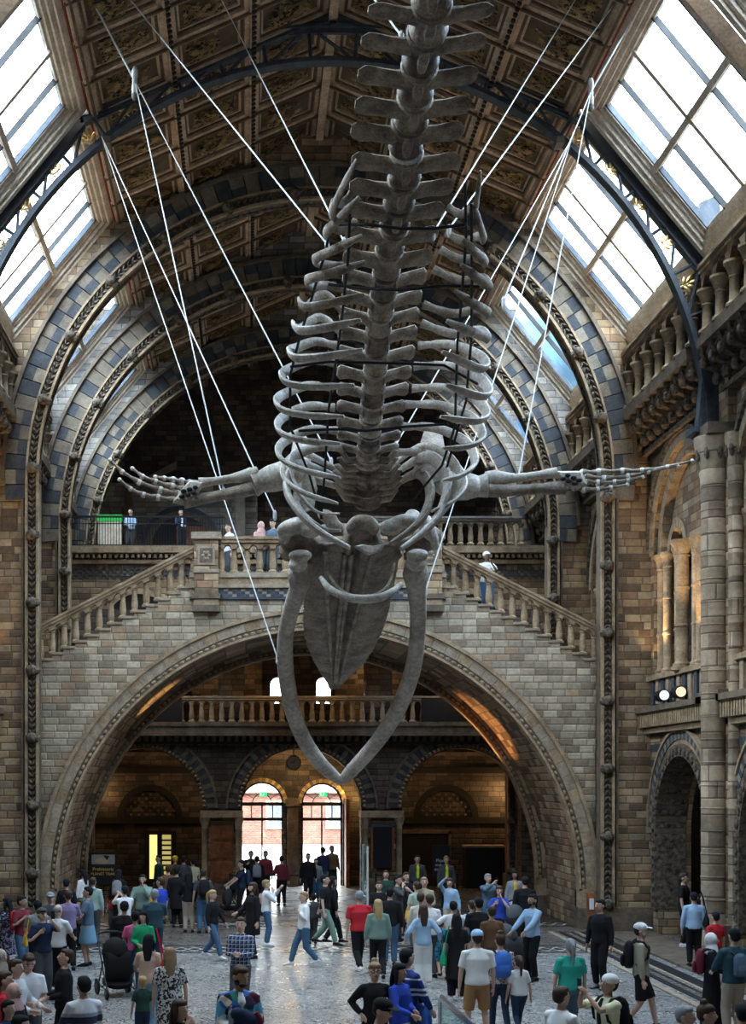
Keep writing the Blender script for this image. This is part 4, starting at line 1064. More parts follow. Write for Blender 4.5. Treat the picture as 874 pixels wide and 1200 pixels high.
def rib(r0, o0, t0, k):
    def dep(py): return F/lerp_tab(SS, py)
    d0 = dep(r0[1])
    up = (t0[1] < o0[1]-15)
    # depths: root at spine, tip 1.5 m nearer
    R_ = at(*r0, d0+.1); w = (o0[0]-r0[0]); 
    q1 = at(r0[0]+w*.45, min(r0[1], o0[1]) - (6 if not up else -8) + (o0[1]-r0[1])*.2, d0-.05)
    q2 = at(r0[0]+w*.86, r0[1]+(o0[1]-r0[1])*.45, d0-.32)
    O_ = at(*o0, d0-.75)
    w2 = (t0[0]-o0[0])
    q3 = at(o0[0]+w2*.10, o0[1]+(t0[1]-o0[1])*.15+(8 if not up else 0), d0-1.05)
    q4 = at(o0[0]+w2*.48, o0[1]+(t0[1]-o0[1])*.55+(7 if not up else 2), d0-1.3)
    T_ = at(*t0, d0-1.5)
    pts = cr([R_, q1, q2, O_, q3, q4, T_], 5); n = len(pts)
    th = lerp_tab([(200,.048),(300,.052),(400,.058),(600,.066)], o0[1])
    rr = []
    for i in range(n):
        t = i/(n-1); e = 1.0
        if t < .12: e = .8+.9*abs(.06-t)/.06*.4
        if t > .9: e = 1-.5*(t-.9)/.1
        rr.append((th*.62*e, th*(1.05+ .25*math.sin(t*PI))*e))
    b = MB(); b.tube(pts, rr, 9, boneL if k % 12 > 4 else bone, True)
    wput(b, 'rib')
for k, q in enumerate(RB): rib(*q, k)
def tubepx(name, pts, rad, mat=boneL, seg=10, n=5, flat_=1.0, parent=None):
    P = cr([at(x, y, Y) for x, y, Y in pts], n); m = len(P)
    if isinstance(rad, (int, float)): rad = [rad]*len(pts)
    rr = []
    for i in range(m):
        f = i/(m-1)*(len(rad)-1); j = min(int(f), len(rad)-2); q = rad[j]+(rad[j+1]-rad[j])*(f-j); rr.append((q*flat_, q))
    b = MB(); b.tube(P, rr, seg, mat, True); return wput(b, name, parent=parent)
# large front ribs by the shoulder
tubepx('rib', [(398,560,23.6),(350,545,22.6),(336,572,21.8),(350,600,21.5),(375,623,21.4),(410,642,21.3)], [.05,.10,.12,.115,.10,.06], boneL, 10, 5, .5)
tubepx('rib', [(402,572,23.8),(360,562,23.0),(347,585,22.4),(358,605,22.2),(380,620,22.0),(399,622,21.9)], [.05,.08,.10,.09,.06,.03], boneL, 10, 5, .5)
tubepx('rib', [(398,552,23.4),(352,530,22.8),(340,548,22.2),(352,580,21.9),(372,600,21.9),(398,602,21.9)], [.05,.07,.08,.07,.05,.03], boneL, 10, 5, .5)
tubepx('rib', [(460,556,23.6),(500,535,22.6),(524,560,21.8),(515,600,21.5),(498,622,21.4),(470,643,21.3)], [.05,.10,.13,.12,.115,.07], boneL, 10, 5, .5)
tubepx('rib', [(458,570,23.8),(490,555,23.0),(504,575,22.4),(497,603,22.2),(480,622,22.0),(457,637,21.9)], [.05,.09,.14,.14,.11,.05], bone, 10, 5, .5)
tubepx('rib', [(458,546,23.4),(498,522,22.8),(535,545,22.0),(532,580,21.7),(514,606,21.5),(497,618,21.5)], [.05,.06,.07,.07,.06,.04], boneL, 10, 5, .55)
# scapulae
def plate(name, px, Y0, Y1, th, mat):
    ys = [p[1] for p in px]; y0, y1 = min(ys), max(ys)
    P = [at(x, y, Y0+(Y1-Y0)*(y-y0)/(y1-y0)) for x, y in px]; c = sum(P, Vector())/len(P)
    b = MB(); d = Vector((0, th, 0)); n = len(P)
    rim = P; mid = [c+(p-c)*.75 - Vector((0,th*.6,0)) for p in P]
    vs = rim + mid + [c - Vector((0,th*.7,0))] + [p+d for p in P] + [c+d]
    fs = [(i,(i+1)%n,n+(i+1)%n,n+i) for i in range(n)] + [(n+i,n+(i+1)%n,2*n) for i in range(n)] + [(i,2*n+1+i,2*n+1+(i+1)%n,(i+1)%n) for i in range(n)] + [(2*n+1+i,3*n+1,2*n+1+(i+1)%n) for i in range(n)]
    b.add(vs, fs, mat); return wput(b, name)
plate('scapula', [(497,505),(508,500),(518,506),(521,524),(514,545),(520,562),(505,566),(492,552),(484,556),(489,530)], 23.4, 22.6, .08, bone)
plate('scapula', [(344,512),(356,508),(366,520),(364,545),(372,572),(368,596),(356,600),(346,580),(338,556),(341,532)], 23.4, 22.4, .08, boneL)
# skull: lofted rostrum and rounded skull base fused into one bone
def fuse(b, vox, name, mat, sm=6, fac=.5):
    me = b.mesh(name, mat, True); o = bpy.data.objects.new('tmp', me); COL.objects.link(o)
    m = o.modifiers.new('r', 'REMESH'); m.mode = 'VOXEL'; m.voxel_size = vox
    if sm: m2 = o.modifiers.new('s', 'SMOOTH'); m2.iterations = sm; m2.factor = fac
    dg = bpy.context.evaluated_depsgraph_get(); ev = o.evaluated_get(dg)
    out = bpy.data.meshes.new_from_object(ev); out.name = name
    bpy.data.objects.remove(o); bpy.data.meshes.remove(me)
    out.polygons.foreach_set('use_smooth', [True]*len(out.polygons)); out.update(); return out
sk = MB()
ROS = [(636,366,468,24.2,.55),(660,358,468,24.7,.5),(685,355,464,25.3,.44),(705,354,460,25.9,.38),(725,353,455,26.5,.33),(742,354,449,27.0,.29),(760,359,440,27.6,.25),(778,367,428,28.2,.2),(792,376,413,28.7,.15),(802,382,403,29.1,.1),(809,386,397,29.35,.05)]
vs = []; NSC = 32
for (py, xl, xr, Y, th) in ROS:
    for k in range(NSC):
        u = k/(NSC/2) if k < NSC/2 else (NSC-k)/(NSC/2)      # 0..1..0
        low = k < NSC/2; w = 2*u-1
        x = xl+(xr-xl)*u
        env = math.sqrt(max(0.0, 1-w*w*.96))
        if low: d = -th*env*(.45+.55*abs(math.sin(PI*w)))*(1 if abs(w) > .08 else .35)   # ventral: twin lobes with groove
        else: d = th*env*.6
        vs.append(at(x, py, Y+d))
n = len(ROS)
fs = [(i*NSC+k, i*NSC+(k+1)%NSC, (i+1)*NSC+(k+1)%NSC, (i+1)*NSC+k) for i in range(n-1) for k in range(NSC)] + [tuple(range(NSC))[::-1], tuple((n-1)*NSC+k for k in range(NSC))]
sk.add(vs, fs)
skull_lobes = [((345,630,24.1),(.30,.4,.20)),((338,645,24.4),(.16,.3,.2)),((357,651,24.3),(.2,.3,.16)),((500,630,24.1),(.26,.4,.22)),((488,650,24.3),(.2,.3,.16)),((424,622,24.0),(.34,.35,.2)),((395,620,24.2),(.4,.22,.10)),((455,620,24.2),(.4,.22,.10)),((375,636,24.3),(.30,.25,.10)),((470,636,24.3),(.3,.25,.10)),((424,650,24.6),(.75,.3,.18)),((408,634,23.9),(.09,.2,.26)),((440,634,23.9),(.09,.2,.26))]
for (p, r) in skull_lobes: sk.ell(at(*p), r, None, 16, 10)
me = fuse(sk, .04, 'skull', boneS, 2)
so = bpy.data.objects.new('skull', me); COL.objects.link(so); so.parent = whale; so.location = -wl
# pale outer lobes and condyles of the skull, each a bone of its own
def lobe(name, parts, mat):
    q = MB()
    for (p, r, an) in parts: q.ell(at(*p), r, Matrix.Rotation(an, 3, 'Y'), 16, 10)
    me = fuse(q, .035, name, mat, 2); o = bpy.data.objects.new(name, me); COL.objects.link(o); o.parent = whale; o.location = -wl
lobe('squamosal', [((346,617,23.7),(.34,.3,.15),-.25),((362,622,23.6),(.2,.2,.12),.2),((333,626,23.8),(.12,.2,.18),0)], boneL)
lobe('squamosal', [((500,618,23.8),(.14,.25,.26),-.35),((508,632,23.9),(.09,.2,.2),-.2)], boneL)
lobe('occipital_wing', [((472,611,23.5),(.30,.2,.12),-.2),((458,618,23.5),(.2,.2,.14),0),((484,604,23.6),(.14,.16,.10),.3)], boneL)
lobe('occipital_wing', [((384,606,23.5),(.20,.2,.11),.5),((392,616,23.5),(.17,.2,.09),.3)], boneL)
lobe('occipital_condyle', [((425,612,23.5),(.24,.2,.13),0),((412,618,23.5),(.1,.14,.13),0),((438,618,23.5),(.1,.14,.13),0)], bone)
lobe('jaw_joint', [((352,651,23.8),(.21,.2,.10),0),((349,662,23.9),(.17,.18,.13),0)], boneL)
lobe('jaw_joint', [((489,650,23.8),(.2,.2,.10),0),((488,661,23.9),(.18,.18,.13),0)], boneL)
# palate grooves: long ridges of bone down the rostrum
for (xa, xb) in ((381,389),(412,394),(404,392),(436,398)):
    tubepx('palate_ridge', [(xa,648,24.0),(xa+(xb-xa)*.35,700,25.25),(xa+(xb-xa)*.7,750,26.9),(xb,800,28.85)], [.05,.05,.04,.02], bone, 6)
# mandibles
for nm, pts in (('mandible', [(356,657,24.1),(352,672,24.2),(350,688,24.5),(342,712,25.0),(335,742,25.6),(334,775,26.2),(338,810,26.9),(345,840,27.4),(358,870,27.9),(374,893,28.4),(386,905,28.7),(398,915,28.9)]),
                ('mandible', [(488,655,24.1),(487,672,24.2),(488,690,24.5),(490,715,25.0),(489,745,25.6),(485,778,26.2),(476,808,26.8),(464,835,27.3),(445,865,27.9),(424,890,28.4),(410,905,28.7),(401,915,28.9)])):
    tubepx(nm, pts, [.17,.23,.17,.15,.15,.155,.16,.16,.155,.15,.14,.10], boneM, 16, 6)
tubepx('hyoid', [(376,677,23.2),(384,688,23.0),(396,696,22.9),(412,701,22.8),(430,702,22.8),(446,700,22.8),(458,694,22.9),(470,685,23.2)], [.04,.06,.065,.07,.075,.07,.06,.045], boneL, 10)
tubepx('hyoid', [(384,660,24.0),(388,678,23.8),(400,692,23.6),(420,700,23.4),(440,697,23.5),(456,684,23.7),(462,660,24.0)], .03, bone, 8)
plate('sternum', [(415,640),(424,638),(436,640),(452,637),(447,645),(440,648),(432,650),(424,646)], 22.0, 22.0, .07, boneL)
# flippers
def flipper(sg, hum, rad, uln, carp, fingers):
    tubepx('humerus', hum, [.20,.24,.22,.17,.20], boneL, 14)
    tubepx('radius', rad, [.10,.13,.07,.065,.09], boneL, 12)
    tubepx('ulna', uln, [.12,.11,.085,.09,.12], bone, 12)
    c = plate('carpal_plate', carp, 22.35, 22.35, .1, boneL)
    for f in fingers:
        P = [at(x, y, 22.4) for x, y in f]; b = MB(); Q = cr(P, 6)
        L = sum((Q[i+1]-Q[i]).length for i in range(len(Q)-1)); nb = max(4, int(L/.34)); m = len(Q)
        for j in range(nb):
            i0, i1 = int((m-1)*j/nb), int((m-1)*(j+1)/nb)
            if i1 <= i0: continue
            p, q = Q[i0], Q[i1]; k = 1-.55*j/nb
            b.tube([p, p.lerp(q,.12), p.lerp(q,.5), p.lerp(q,.85), q], [.035*k,.062*k,.032*k,.04*k,.03*k], 9, bone, True)
            b.ell(q, (.062*k,.05*k,.062*k), None, 8, 5, knob); b.ell(p.lerp(q,.08), (.06*k,.05*k,.06*k), None, 8, 5, knob)
        o = wput(b, 'finger')
    b = MB()
    cc = sum((at(x, y, 22.3) for x, y in carp), Vector())/len(carp)
    for k in range(6):
        t = (k+.5)/6; mx_ = [sum(c[q] for c in carp)/len(carp) for q in (0,1)]; ang = math.atan2(carp[2][1]-carp[0][1], carp[2][0]-carp[0][0]); p = at(mx_[0]+(t-.5)*22*math.cos(ang)+(3 if k % 2 else -3)*math.sin(ang), mx_[1]+(t-.5)*22*math.sin(ang)-(3 if k % 2 else -3)*math.cos(ang), 22.27)
        b.ell(p, (.05,.03,.035), None, 8, 4, M['black'])
    wput(b, 'carpal_socket')
flipper(-1, [(350,548,22.9),(336,556,22.6),(318,561,22.4),(305,565,22.4),(297,568,22.4)], [(303,553,22.4),(294,557,22.4),(270,561,22.4),(250,564,22.4),(233,566,22.4)], [(296,572,22.4),(285,575,22.4),(260,580,22.4),(240,584,22.4),(215,588,22.4)],
        [(203,588),(218,592),(230,580),(241,564),(223,562),(212,574)],
        [[(223,566),(203,562),(182,559)],[(215,573),(195,568),(170,560),(155,549)],[(210,579),(188,574),(163,565),(143,553),(129,539)],[(205,586),(185,583),(168,580),(153,573),(140,562)]])
flipper(1, [(520,566,22.9),(534,569,22.6),(548,570,22.4),(560,570,22.4),(570,569,22.4)], [(568,560,22.4),(580,560,22.4),(605,560,22.4),(630,557,22.4),(652,554,22.4)], [(572,574,22.4),(585,575,22.4),(610,574,22.4),(635,573,22.4),(662,571,22.4)],
        [(650,552),(682,552),(688,568),(676,574),(664,566),(655,560)],
        [[(681,554),(722,552),(767,550),(811,540)],[(684,558),(719,561),(753,554),(794,546)],[(686,564),(708,566),(732,563),(753,559)],[(672,571),(690,574),(712,572),(735,568)]])
# black steel support rods
def rod(pts, r=.02):
    b = MB(); b.tube([at(*p) for p in pts], r, 7, steel, True); wput(b, 'support_rod')
for p in ([(388,265,18.2),(380,300,18.6),(365,350,19.6),(350,400,20.4),(340,440,21),(340,500,21.6),(362,555,22.2),(377,608,22.6)], [(410,250,18.0),(408,300,18.4),(400,380,19.8),(394,420,20.3),(385,480,21.2),(380,560,22.2),(376,608,22.6)],
          [(545,215,17.4),(546,280,18.0),(540,360,19.2),(536,400,19.8),(533,500,21.0),(518,545,21.8),(480,590,22.6)], [(552,240,17.4),(553,320,18.4),(552,400,19.8),(546,470,20.8),(520,560,22)]): rod(p)
for p in ([(395,263,18.6),(430,263,18.4),(470,268,18.2),(508,268,18.2),(546,263,17.8)], [(385,333,19.6),(425,338,19.4),(470,340,19.2),(520,335,19.0),(562,336,18.8)], [(340,430,20.8),(385,424,20.9),(425,425,21),(470,426,21),(520,428,20.8),(560,450,20.6)], [(350,505,21.8),(390,503,21.9),(430,505,21.9),(475,500,21.8),(525,497,21.4)]): rod(p, .022)
# suspension cables
def cable(label, pts, r=.012):
    P = [at(*p) for p in pts]; m = P[0].copy(); e = MB(); e.tube([p-m for p in P], r, 6, cable_m, True)
    if len(P) > 2 or True:
        for q in (P[-1],): e.lathe(tuple(q-m), [(r*1.2,-.12),(r*2.6,-.08),(r*2.6,.02),(r*1.2,.06)], 8, cable_m)
    o = e.build('suspension_cable', cable_m); o.location = m; tag(o, label, 'cable'); return o
TL = (119,160,32.2); ND = (158,95,27.5); NR = (692,108,27.5); TR = (671,160,32.2)
cable('thick white cable from the ceiling down to the left cable joint', [(100,-15,28.5), ND], .02)
cable('white cable from the left joint to the wrist of the left flipper', [ND, (262,575,22.4)])
cable('white cable from the left joint behind the left ribs', [ND, (388,540,23.6)])
cable('white cable from the truss bracket to the left jawbone', [TL, (325,771,26.1)])
cable('white cable from the truss bracket past the left elbow toward the landing', [TL, (322,602,23.5)])
cable('white cable from the upper left ceiling to the spine', [(141,-15,28.8), (383,286,19.2)])
cable('white cable from the upper middle ceiling to the topmost left ribs', [(252,-15,29.5), (403,283,19.2)])
cable('short white cable crossing left of the top vertebrae', [(428,-15,18), (470,42,15.8)])
cable('thick white cable along the right ceiling edge to the right joint', [(762,-15,28.5), NR], .02)
cable('white cable from the upper right ceiling to the right end of the top ribs', [(683,-15,29), (508,272,19)])
cable('outer white cable from the upper right ceiling down through the right ribs', [(734,-15,29), (526,268,19)])
cable('white cable from the right joint down to the right elbow', [NR, (607,560,22.4)])
cable('white cable from the right bracket toward the neck', [TR, (464,521,23.6)])
cable('white cable from the right bracket to the right jawbone', [TR, (499,691,24.6)])
cable('white cable linking the right joint and the right truss bracket', [NR, TR])
cable('white cable from the right joint past the right side ribs', [NR, (590,352,21)])
for p, nm in ((ND, 'left'), (NR, 'right')):
    q = MB(); q.lathe((0,0,0), [(.03,-.3),(.06,-.25),(.06,-.1),(.04,0),(.06,.1),(.06,.22),(.03,.28)], 10, cable_m); q.ell((0,0,-.3),(.07,.07,.09),None,8,6,M['greyst'])
    o = q.build('cable_joint', None, None, True, at(*p)); tag(o, 'metal joint where the %s hanging cables meet' % nm, 'cable joint')
# ================================================================= PEOPLE
SKIN = {k: flat(c, .55, 0, .35, .06, 12, 'skin_'+k) for k, c in (('a',(.56,.36,.27)),('b',(.44,.27,.19)),('c',(.30,.17,.11)),('d',(.12,.065,.042)))}
EYE = flat((.03,.02,.02), .3, name='eye_dark'); LIP = flat((.35,.13,.11), .5, name='lips'); WHT = flat((.7,.7,.7), .6, name='eye_white')
COLS = dict(black=(.014,.014,.016), navy=(.02,.03,.065), white=(.72,.72,.72), cream=(.58,.52,.42), grey=(.24,.25,.26), dgrey=(.07,.075,.08), red=(.48,.025,.035), maroon=(.17,.025,.04), purple=(.25,.19,.33),
    slate=(.10,.15,.20), lblue=(.33,.48,.66), blue=(.05,.15,.5), jeans=(.06,.125,.22), djeans=(.025,.045,.085), ljeans=(.18,.32,.45), green=(.02,.32,.15), dgreen=(.025,.06,.045), sage=(.18,.27,.23), teal=(.03,.34,.27), beige=(.42,.35,.27), khaki=(.33,.30,.22), peach=(.60,.42,.32), pink=(.58,.35,.32), hot=(.6,.12,.28), yellow=(.72,.42,.05), mint=(.32,.42,.38), pale=(.62,.62,.42), lilac=(.48,.42,.62), brown=(.14,.075,.04), tan=(.35,.2,.09), hivis=(.65,.8,.05), royal=(.03,.07,.42), dteal=(.03,.07,.09), orange=(.6,.2,.04))
def cmat(c):
    if c in COLS: return flat(COLS[c], .85, 0, .15, .14, 9, 'fabric_'+c)
    if c in PAT: return PAT[c]
    raise KeyError(c)
def pat_plaid():
    t = NT('plaid_fabric'); sp = t.n('ShaderNodeSeparateXYZ'); t.L.new(t.obj(), sp.inputs[0])
    f = lambda s, w: t.math('LESS_THAN', t.math('FRACT', t.math('MULTIPLY', s, 14.0)), w)
    c = t.mix(f(sp.outputs[0], .5), (.02,.03,.09), (.10,.14,.24)); c = t.mix(f(sp.outputs[2], .45), c, (.03,.04,.10)); c = t.mix(f(sp.outputs[2], .12), c, (.6,.62,.65)); c = t.mix(f(sp.outputs[0], .1), c, (.5,.52,.58)); return t.out(c, .9)
def pat_vor(name, stops, sc, noise=False):
    t = NT(name); 
    if noise: f = t.noise(sc, 3, t.obj())
    else:
        v = t.n('ShaderNodeTexVoronoi'); v.inputs['Scale'].default_value = sc; t.L.new(t.obj(), v.inputs['Vector']); sp = t.n('ShaderNodeSeparateColor'); t.L.new(v.outputs['Color'], sp.inputs[0]); f = sp.outputs[0]
    return t.out(t.ramp(f, stops, True), .9)
def pat_stripe(name, stops):
    t = NT(name); sp = t.n('ShaderNodeSeparateXYZ'); t.L.new(t.obj(), sp.inputs[0]); return t.out(t.ramp(t.math('DIVIDE', sp.outputs[2], 2.0), stops, True), .9)
PAT = dict(plaid=pat_plaid(),
    floral=pat_vor('black_white_floral', [(0,(.015,.015,.018)),(.5,(.55,.55,.52))], 26, True), floraln=pat_vor('navy_floral', [(0,(.015,.02,.05)),(.53,(.4,.35,.42)),(.62,(.02,.03,.1))], 22, True),
    patch=pat_vor('colour_patch_jacket', [(0,(.04,.14,.42)),(.2,(.62,.62,.6)),(.38,(.03,.2,.15)),(.5,(.1,.02,.05)),(.62,(.65,.6,.5)),(.75,(.02,.02,.05)),(.88,(.1,.35,.5))], 9),
    leafy=pat_vor('white_leaf_print', [(0,(.6,.58,.54)),(.5,(.05,.05,.06)),(.6,(.5,.48,.45))], 18, True), bluepat=pat_vor('teal_pattern', [(0,(.02,.1,.2)),(.5,(.05,.35,.5))], 18, True),
    band=pat_stripe('white_with_navy_band', [(0,(.65,.66,.68)),(.575,(.03,.035,.06)),(.625,(.3,.33,.42)),(.645,(.68,.68,.7))]),
    stripes=pat_stripe('blue_white_striped', [(0,(.02,.04,.2)),(.56,(.7,.7,.7)),(.578,(.02,.04,.2)),(.595,(.7,.7,.7)),(.613,(.02,.04,.2)),(.67,(.7,.7,.7)),(.68,(.02,.04,.2))]))
def ik(S, T, l1, l2, pole):
    d = T - S; L = d.length; mx = (l1+l2)*.995
    if L > mx: T = S + d*(mx/L); d = T-S; L = mx
    a = (l1*l1 - l2*l2 + L*L)/(2*L); hgt = math.sqrt(max(l1*l1-a*a, 0)); u = d/L
    p = pole - u*pole.dot(u); p.normalize(); return S + u*a + p*hgt, T
ARM = dict(down=(.27,-.04,.83), front=(.17,-.33,1.06), belly=(.07,-.24,1.06), cross=(.02,-.23,1.15), phone=(.05,-.34,1.50), chin=(.07,-.17,1.44), high=(.12,-.33,1.74), hip=(.20,-.02,1.02), push=(.20,-.40,1.0), strap=(.12,-.16,1.30), swf=(.22,-.25,.90), swb=(.25,.22,.88), back=(.1,.15,.95), side=(.38,-.12,1.0), out=(.5,-.2,1.3))
def vmesh(b, vox, name, mat, sm=3):
    me = b.mesh('t', mat, False, True); o = bpy.data.objects.new('t', me); COL.objects.link(o)
    m = o.modifiers.new('r', 'REMESH'); m.mode = 'VOXEL'; m.voxel_size = vox
    if sm: q = o.modifiers.new('s', 'SMOOTH'); q.iterations = sm; q.factor = .5
    ev = o.evaluated_get(bpy.context.evaluated_depsgraph_get()); out = bpy.data.meshes.new_from_object(ev); out.name = name
    bpy.data.objects.remove(o); bpy.data.meshes.remove(me)
    out.polygons.foreach_set('use_smooth', [True]*len(out.polygons)); out.materials.clear(); out.materials.append(mat); return out
def join_into(me, b):
    """append a small builder's faces (eyes, lips) to a mesh"""
    bm = bmesh.new(); bm.from_mesh(me)
    for m in b.mats: me.materials.append(m)
    base = len(me.materials)-len(b.mats); vs = [bm.verts.new(p) for p in b.v]
    for f, m in zip(b.f, b.m):
        fc = bm.faces.new([vs[i] for i in f]); fc.material_index = base+m; fc.smooth = True
    bm.to_mesh(me); bm.free()
def hand(B, W, d, sg, curl):
    d = d.normalized(); up = Vector((0,0,1)) if abs(d.z) < .8 else Vector((0,-1,0))
    side = d.cross(up).normalized(); palm = side.cross(d).normalized()
    flatdir = side if abs(d.z) < .8 else Vector((0,1,0)); wide = Vector((0,0,1)) if abs(d.z) < .8 else Vector((0,1,0))
    wide = (wide - d*wide.dot(d)).normalized(); nrm = d.cross(wide).normalized()*(1 if sg > 0 else -1)
    c = W + d*.05
    B.tube([W-d*.01, W+d*.02, c, W+d*.085], [(.024,.019),(.033,.018),(.04,.018),(.036,.015)], 10, None, True, up=nrm)
    for k, (o, L) in enumerate(((-.028,.062),(-.010,.075),(.009,.070),(.027,.055))):
        p0 = W+d*.08+wide*o; p1 = p0+d*L*.5-nrm*L*.12*curl; p2 = p1+d*L*.35-nrm*L*.38*curl; p3 = p2+d*L*.1-nrm*L*.3*curl
        B.tube([W+d*.05+wide*o*.9, p0, p1, p2, p3], [.010,.0105,.010,.0095,.008], 6, None, True)
    B.tube([W+d*.02-wide*.02, W+d*.045-wide*.048-nrm*.01, W+d*.075-wide*.056-nrm*.022, W+d*.095-wide*.05-nrm*.03], [.013,.012,.011,.009], 6, None, True)
NP = [0]
def person(px, py, h, face, label, top=('long','black'), bot=('trousers','black'), hair=('short','brown'), arms=('down','down'), legs='stand', skin='a', yaw=0, pitch=0, shoe='black', beard=None, group=None, Yd=None, zf=0.0, glasses=False, build=1.0, inner=None, cat='person'):
    NP[0] += 1; rnd = random.Random(NP[0]*13+5)
    if Yd is None: Y = F*(CZ-h)/(py-VY); loc = (CX+(px-VX)*Y/F, Y, 0)
    else: Y = Yd; p = at(px, py, Y); loc = (p.x, Y, p.z-h)
    if zf: loc = (loc[0], loc[1], zf)
    s = F/Y; k = h/1.75; child = h < 1.4; near = s > 46
    vb = .0125/k if near else .017/k
    e = empty('person', loc, -math.radians(face)); tag(e, label, cat, group); e.scale = (k,k,k)
    female = hair[0] in ('long','bun','pony','hijab')
    sw = (.165 if female else .185)*build*(.92 if child else 1); hw = (.16 if female else .155)*build
    HM = Matrix.Translation((0,0,1.5)) @ Matrix.Rotation(-math.radians(yaw),4,'Z') @ Matrix.Rotation(math.radians(pitch),4,'X') @ Matrix.Translation((0,0,-1.5))
    hs = 1.24 if child else 1.09      # head size
    HM = HM @ Matrix.Translation((0,0,1.75)) @ Matrix.Diagonal((hs,hs,hs,1)) @ Matrix.Translation((0,0,-1.75))
    # --- joints
    sway = rnd.uniform(-.02,.02)
    hips = {g: Vector((g*.09, 0, .90)) for g in (-1,1)}
    if legs == 'walk': ank = {-1: Vector((-.08,-.30,.09)), 1: Vector((.08,.30,.17))}
    elif legs == 'walk2': ank = {-1: Vector((-.08,.24,.14)), 1: Vector((.08,-.24,.09))}
    elif legs == 'wide': ank = {-1: Vector((-.17,-.02,.08)), 1: Vector((.17,.03,.08))}
    else: ank = {-1: Vector((-.10+sway,rnd.uniform(-.06,.05),.08)), 1: Vector((.10+sway,rnd.uniform(-.05,.06),.08))}
    knee = {}
    for g in (-1,1): knee[g], ank[g] = ik(hips[g], ank[g], .425, .41, Vector((0,-1,0)))
    sh = {g: Vector((g*sw*.97, .01, 1.385)) for g in (-1,1)}; elb = {}; wri = {}
    for g, a in zip((-1,1), arms):
        t = ARM[a]; T = Vector((g*t[0], t[1], t[2])) + Vector((rnd.uniform(-.01,.01),rnd.uniform(-.02,.02),rnd.uniform(-.02,.02)))
        pole = Vector((g*.6, .5, -.6)) if a not in ('swb','back') else Vector((g*.5,.8,0))
        elb[g], wri[g] = ik(sh[g], T, .285, .26, pole)
    fd = {g: Vector((g*.12, -1, 0)).normalized() for g in (-1,1)}
    # --- body: one continuous surface
    B = MB(); bx = build
    B.tube([(0,0,.86),(0,0,.93),(0,0,1.0),(0,.0,1.08),(0,-.005,1.2),(0,-.005,1.31),(0,0,1.39),(0,.005,1.44),(0,.005,1.475)],
           [(hw*.8,.09),(hw*1.0,.115*bx),(hw*.97,.112*bx),(hw*.86,.1*bx),(sw*.84,.107*bx),(sw*.93,.112*bx),(sw*.80,.09),(sw*.52,.07),(.062,.058)], 16, None, True, up=(0,1,0))
    for g in (-1,1):
        B.tube([hips[g]+Vector((0,0,.04)), hips[g], hips[g].lerp(knee[g],.5), knee[g], knee[g].lerp(ank[g],.3), ank[g].lerp(knee[g],.15), ank[g]], [.085,.09,.075,.055,.056,.038,.036], 10)
        B.tube([ank[g]+Vector((0,.05,-.03)), ank[g]+Vector((0,.0,-.035)), ank[g]+fd[g]*.09+Vector((0,0,-.05)), ank[g]+fd[g]*.17+Vector((0,0,-.06))], [(.03,.03),(.038,.035),(.04,.025),(.03,.015)], 8)
        B.tube([Vector((g*sw*.45,.005,1.405)), sh[g], sh[g].lerp(elb[g],.3), elb[g], elb[g].lerp(wri[g],.3), wri[g]], [.05,.052,.046,.038,.036,.025], 10)
        hand(B, wri[g], wri[g]-elb[g], g, .9 if arms[(g+1)//2] in ('phone','push','strap','front') else .5)
    nk = HM @ Vector((0,.0,1.56))
    B.tube([(0,.01,1.42), (0,.008,1.48), nk], [.062,.055,.05], 10)
    R3 = HM.to_3x3()
    def H(x,y,z): return HM @ Vector((x,y,z))
    B.ell(H(0,.005,1.655), (.077,.094,.097), R3, 16, 10); B.ell(H(0,-.022,1.60), (.062,.07,.075), R3, 14, 8); B.ell(H(0,-.045,1.555), (.035,.035,.028), R3, 10, 6)
    B.tube([H(0,-.088,1.655), H(0,-.108,1.618), H(0,-.098,1.608)], [.010*hs,.017*hs,.014*hs], 7)
    for g in (-1,1): B.ell(H(g*.079,.008,1.63), (.012,.022,.032), R3, 8, 6)
    body = vmesh(B, vb, 'person_body', SKIN[skin], 2)
    fb = MB()
    for g in (-1,1):
        fb.ell(H(g*.031,-.083,1.643), (.014,.010,.008), R3, 8, 5, WHT); fb.ell(H(g*.031,-.0915,1.643), (.007,.005,.007), R3, 7, 4, EYE)
        fb.ell(H(g*.032,-.088,1.664), (.019,.008,.005), R3, 6, 4, EYE)
    fb.ell(H(0,-.092,1.583), (.022,.010,.006), R3, 8, 4, LIP)
    join_into(body, fb)
    o = bpy.data.objects.new('body', body); COL.objects.link(o); o.parent = e
    vc = .018/k if near else .023/k
    def part(b, name, mat, vox=vc, sm=2):
        me = vmesh(b, vox, name, mat, sm); o = bpy.data.objects.new(name, me); COL.objects.link(o); o.parent = e; return o
    # --- lower clothing
    kind, c = bot
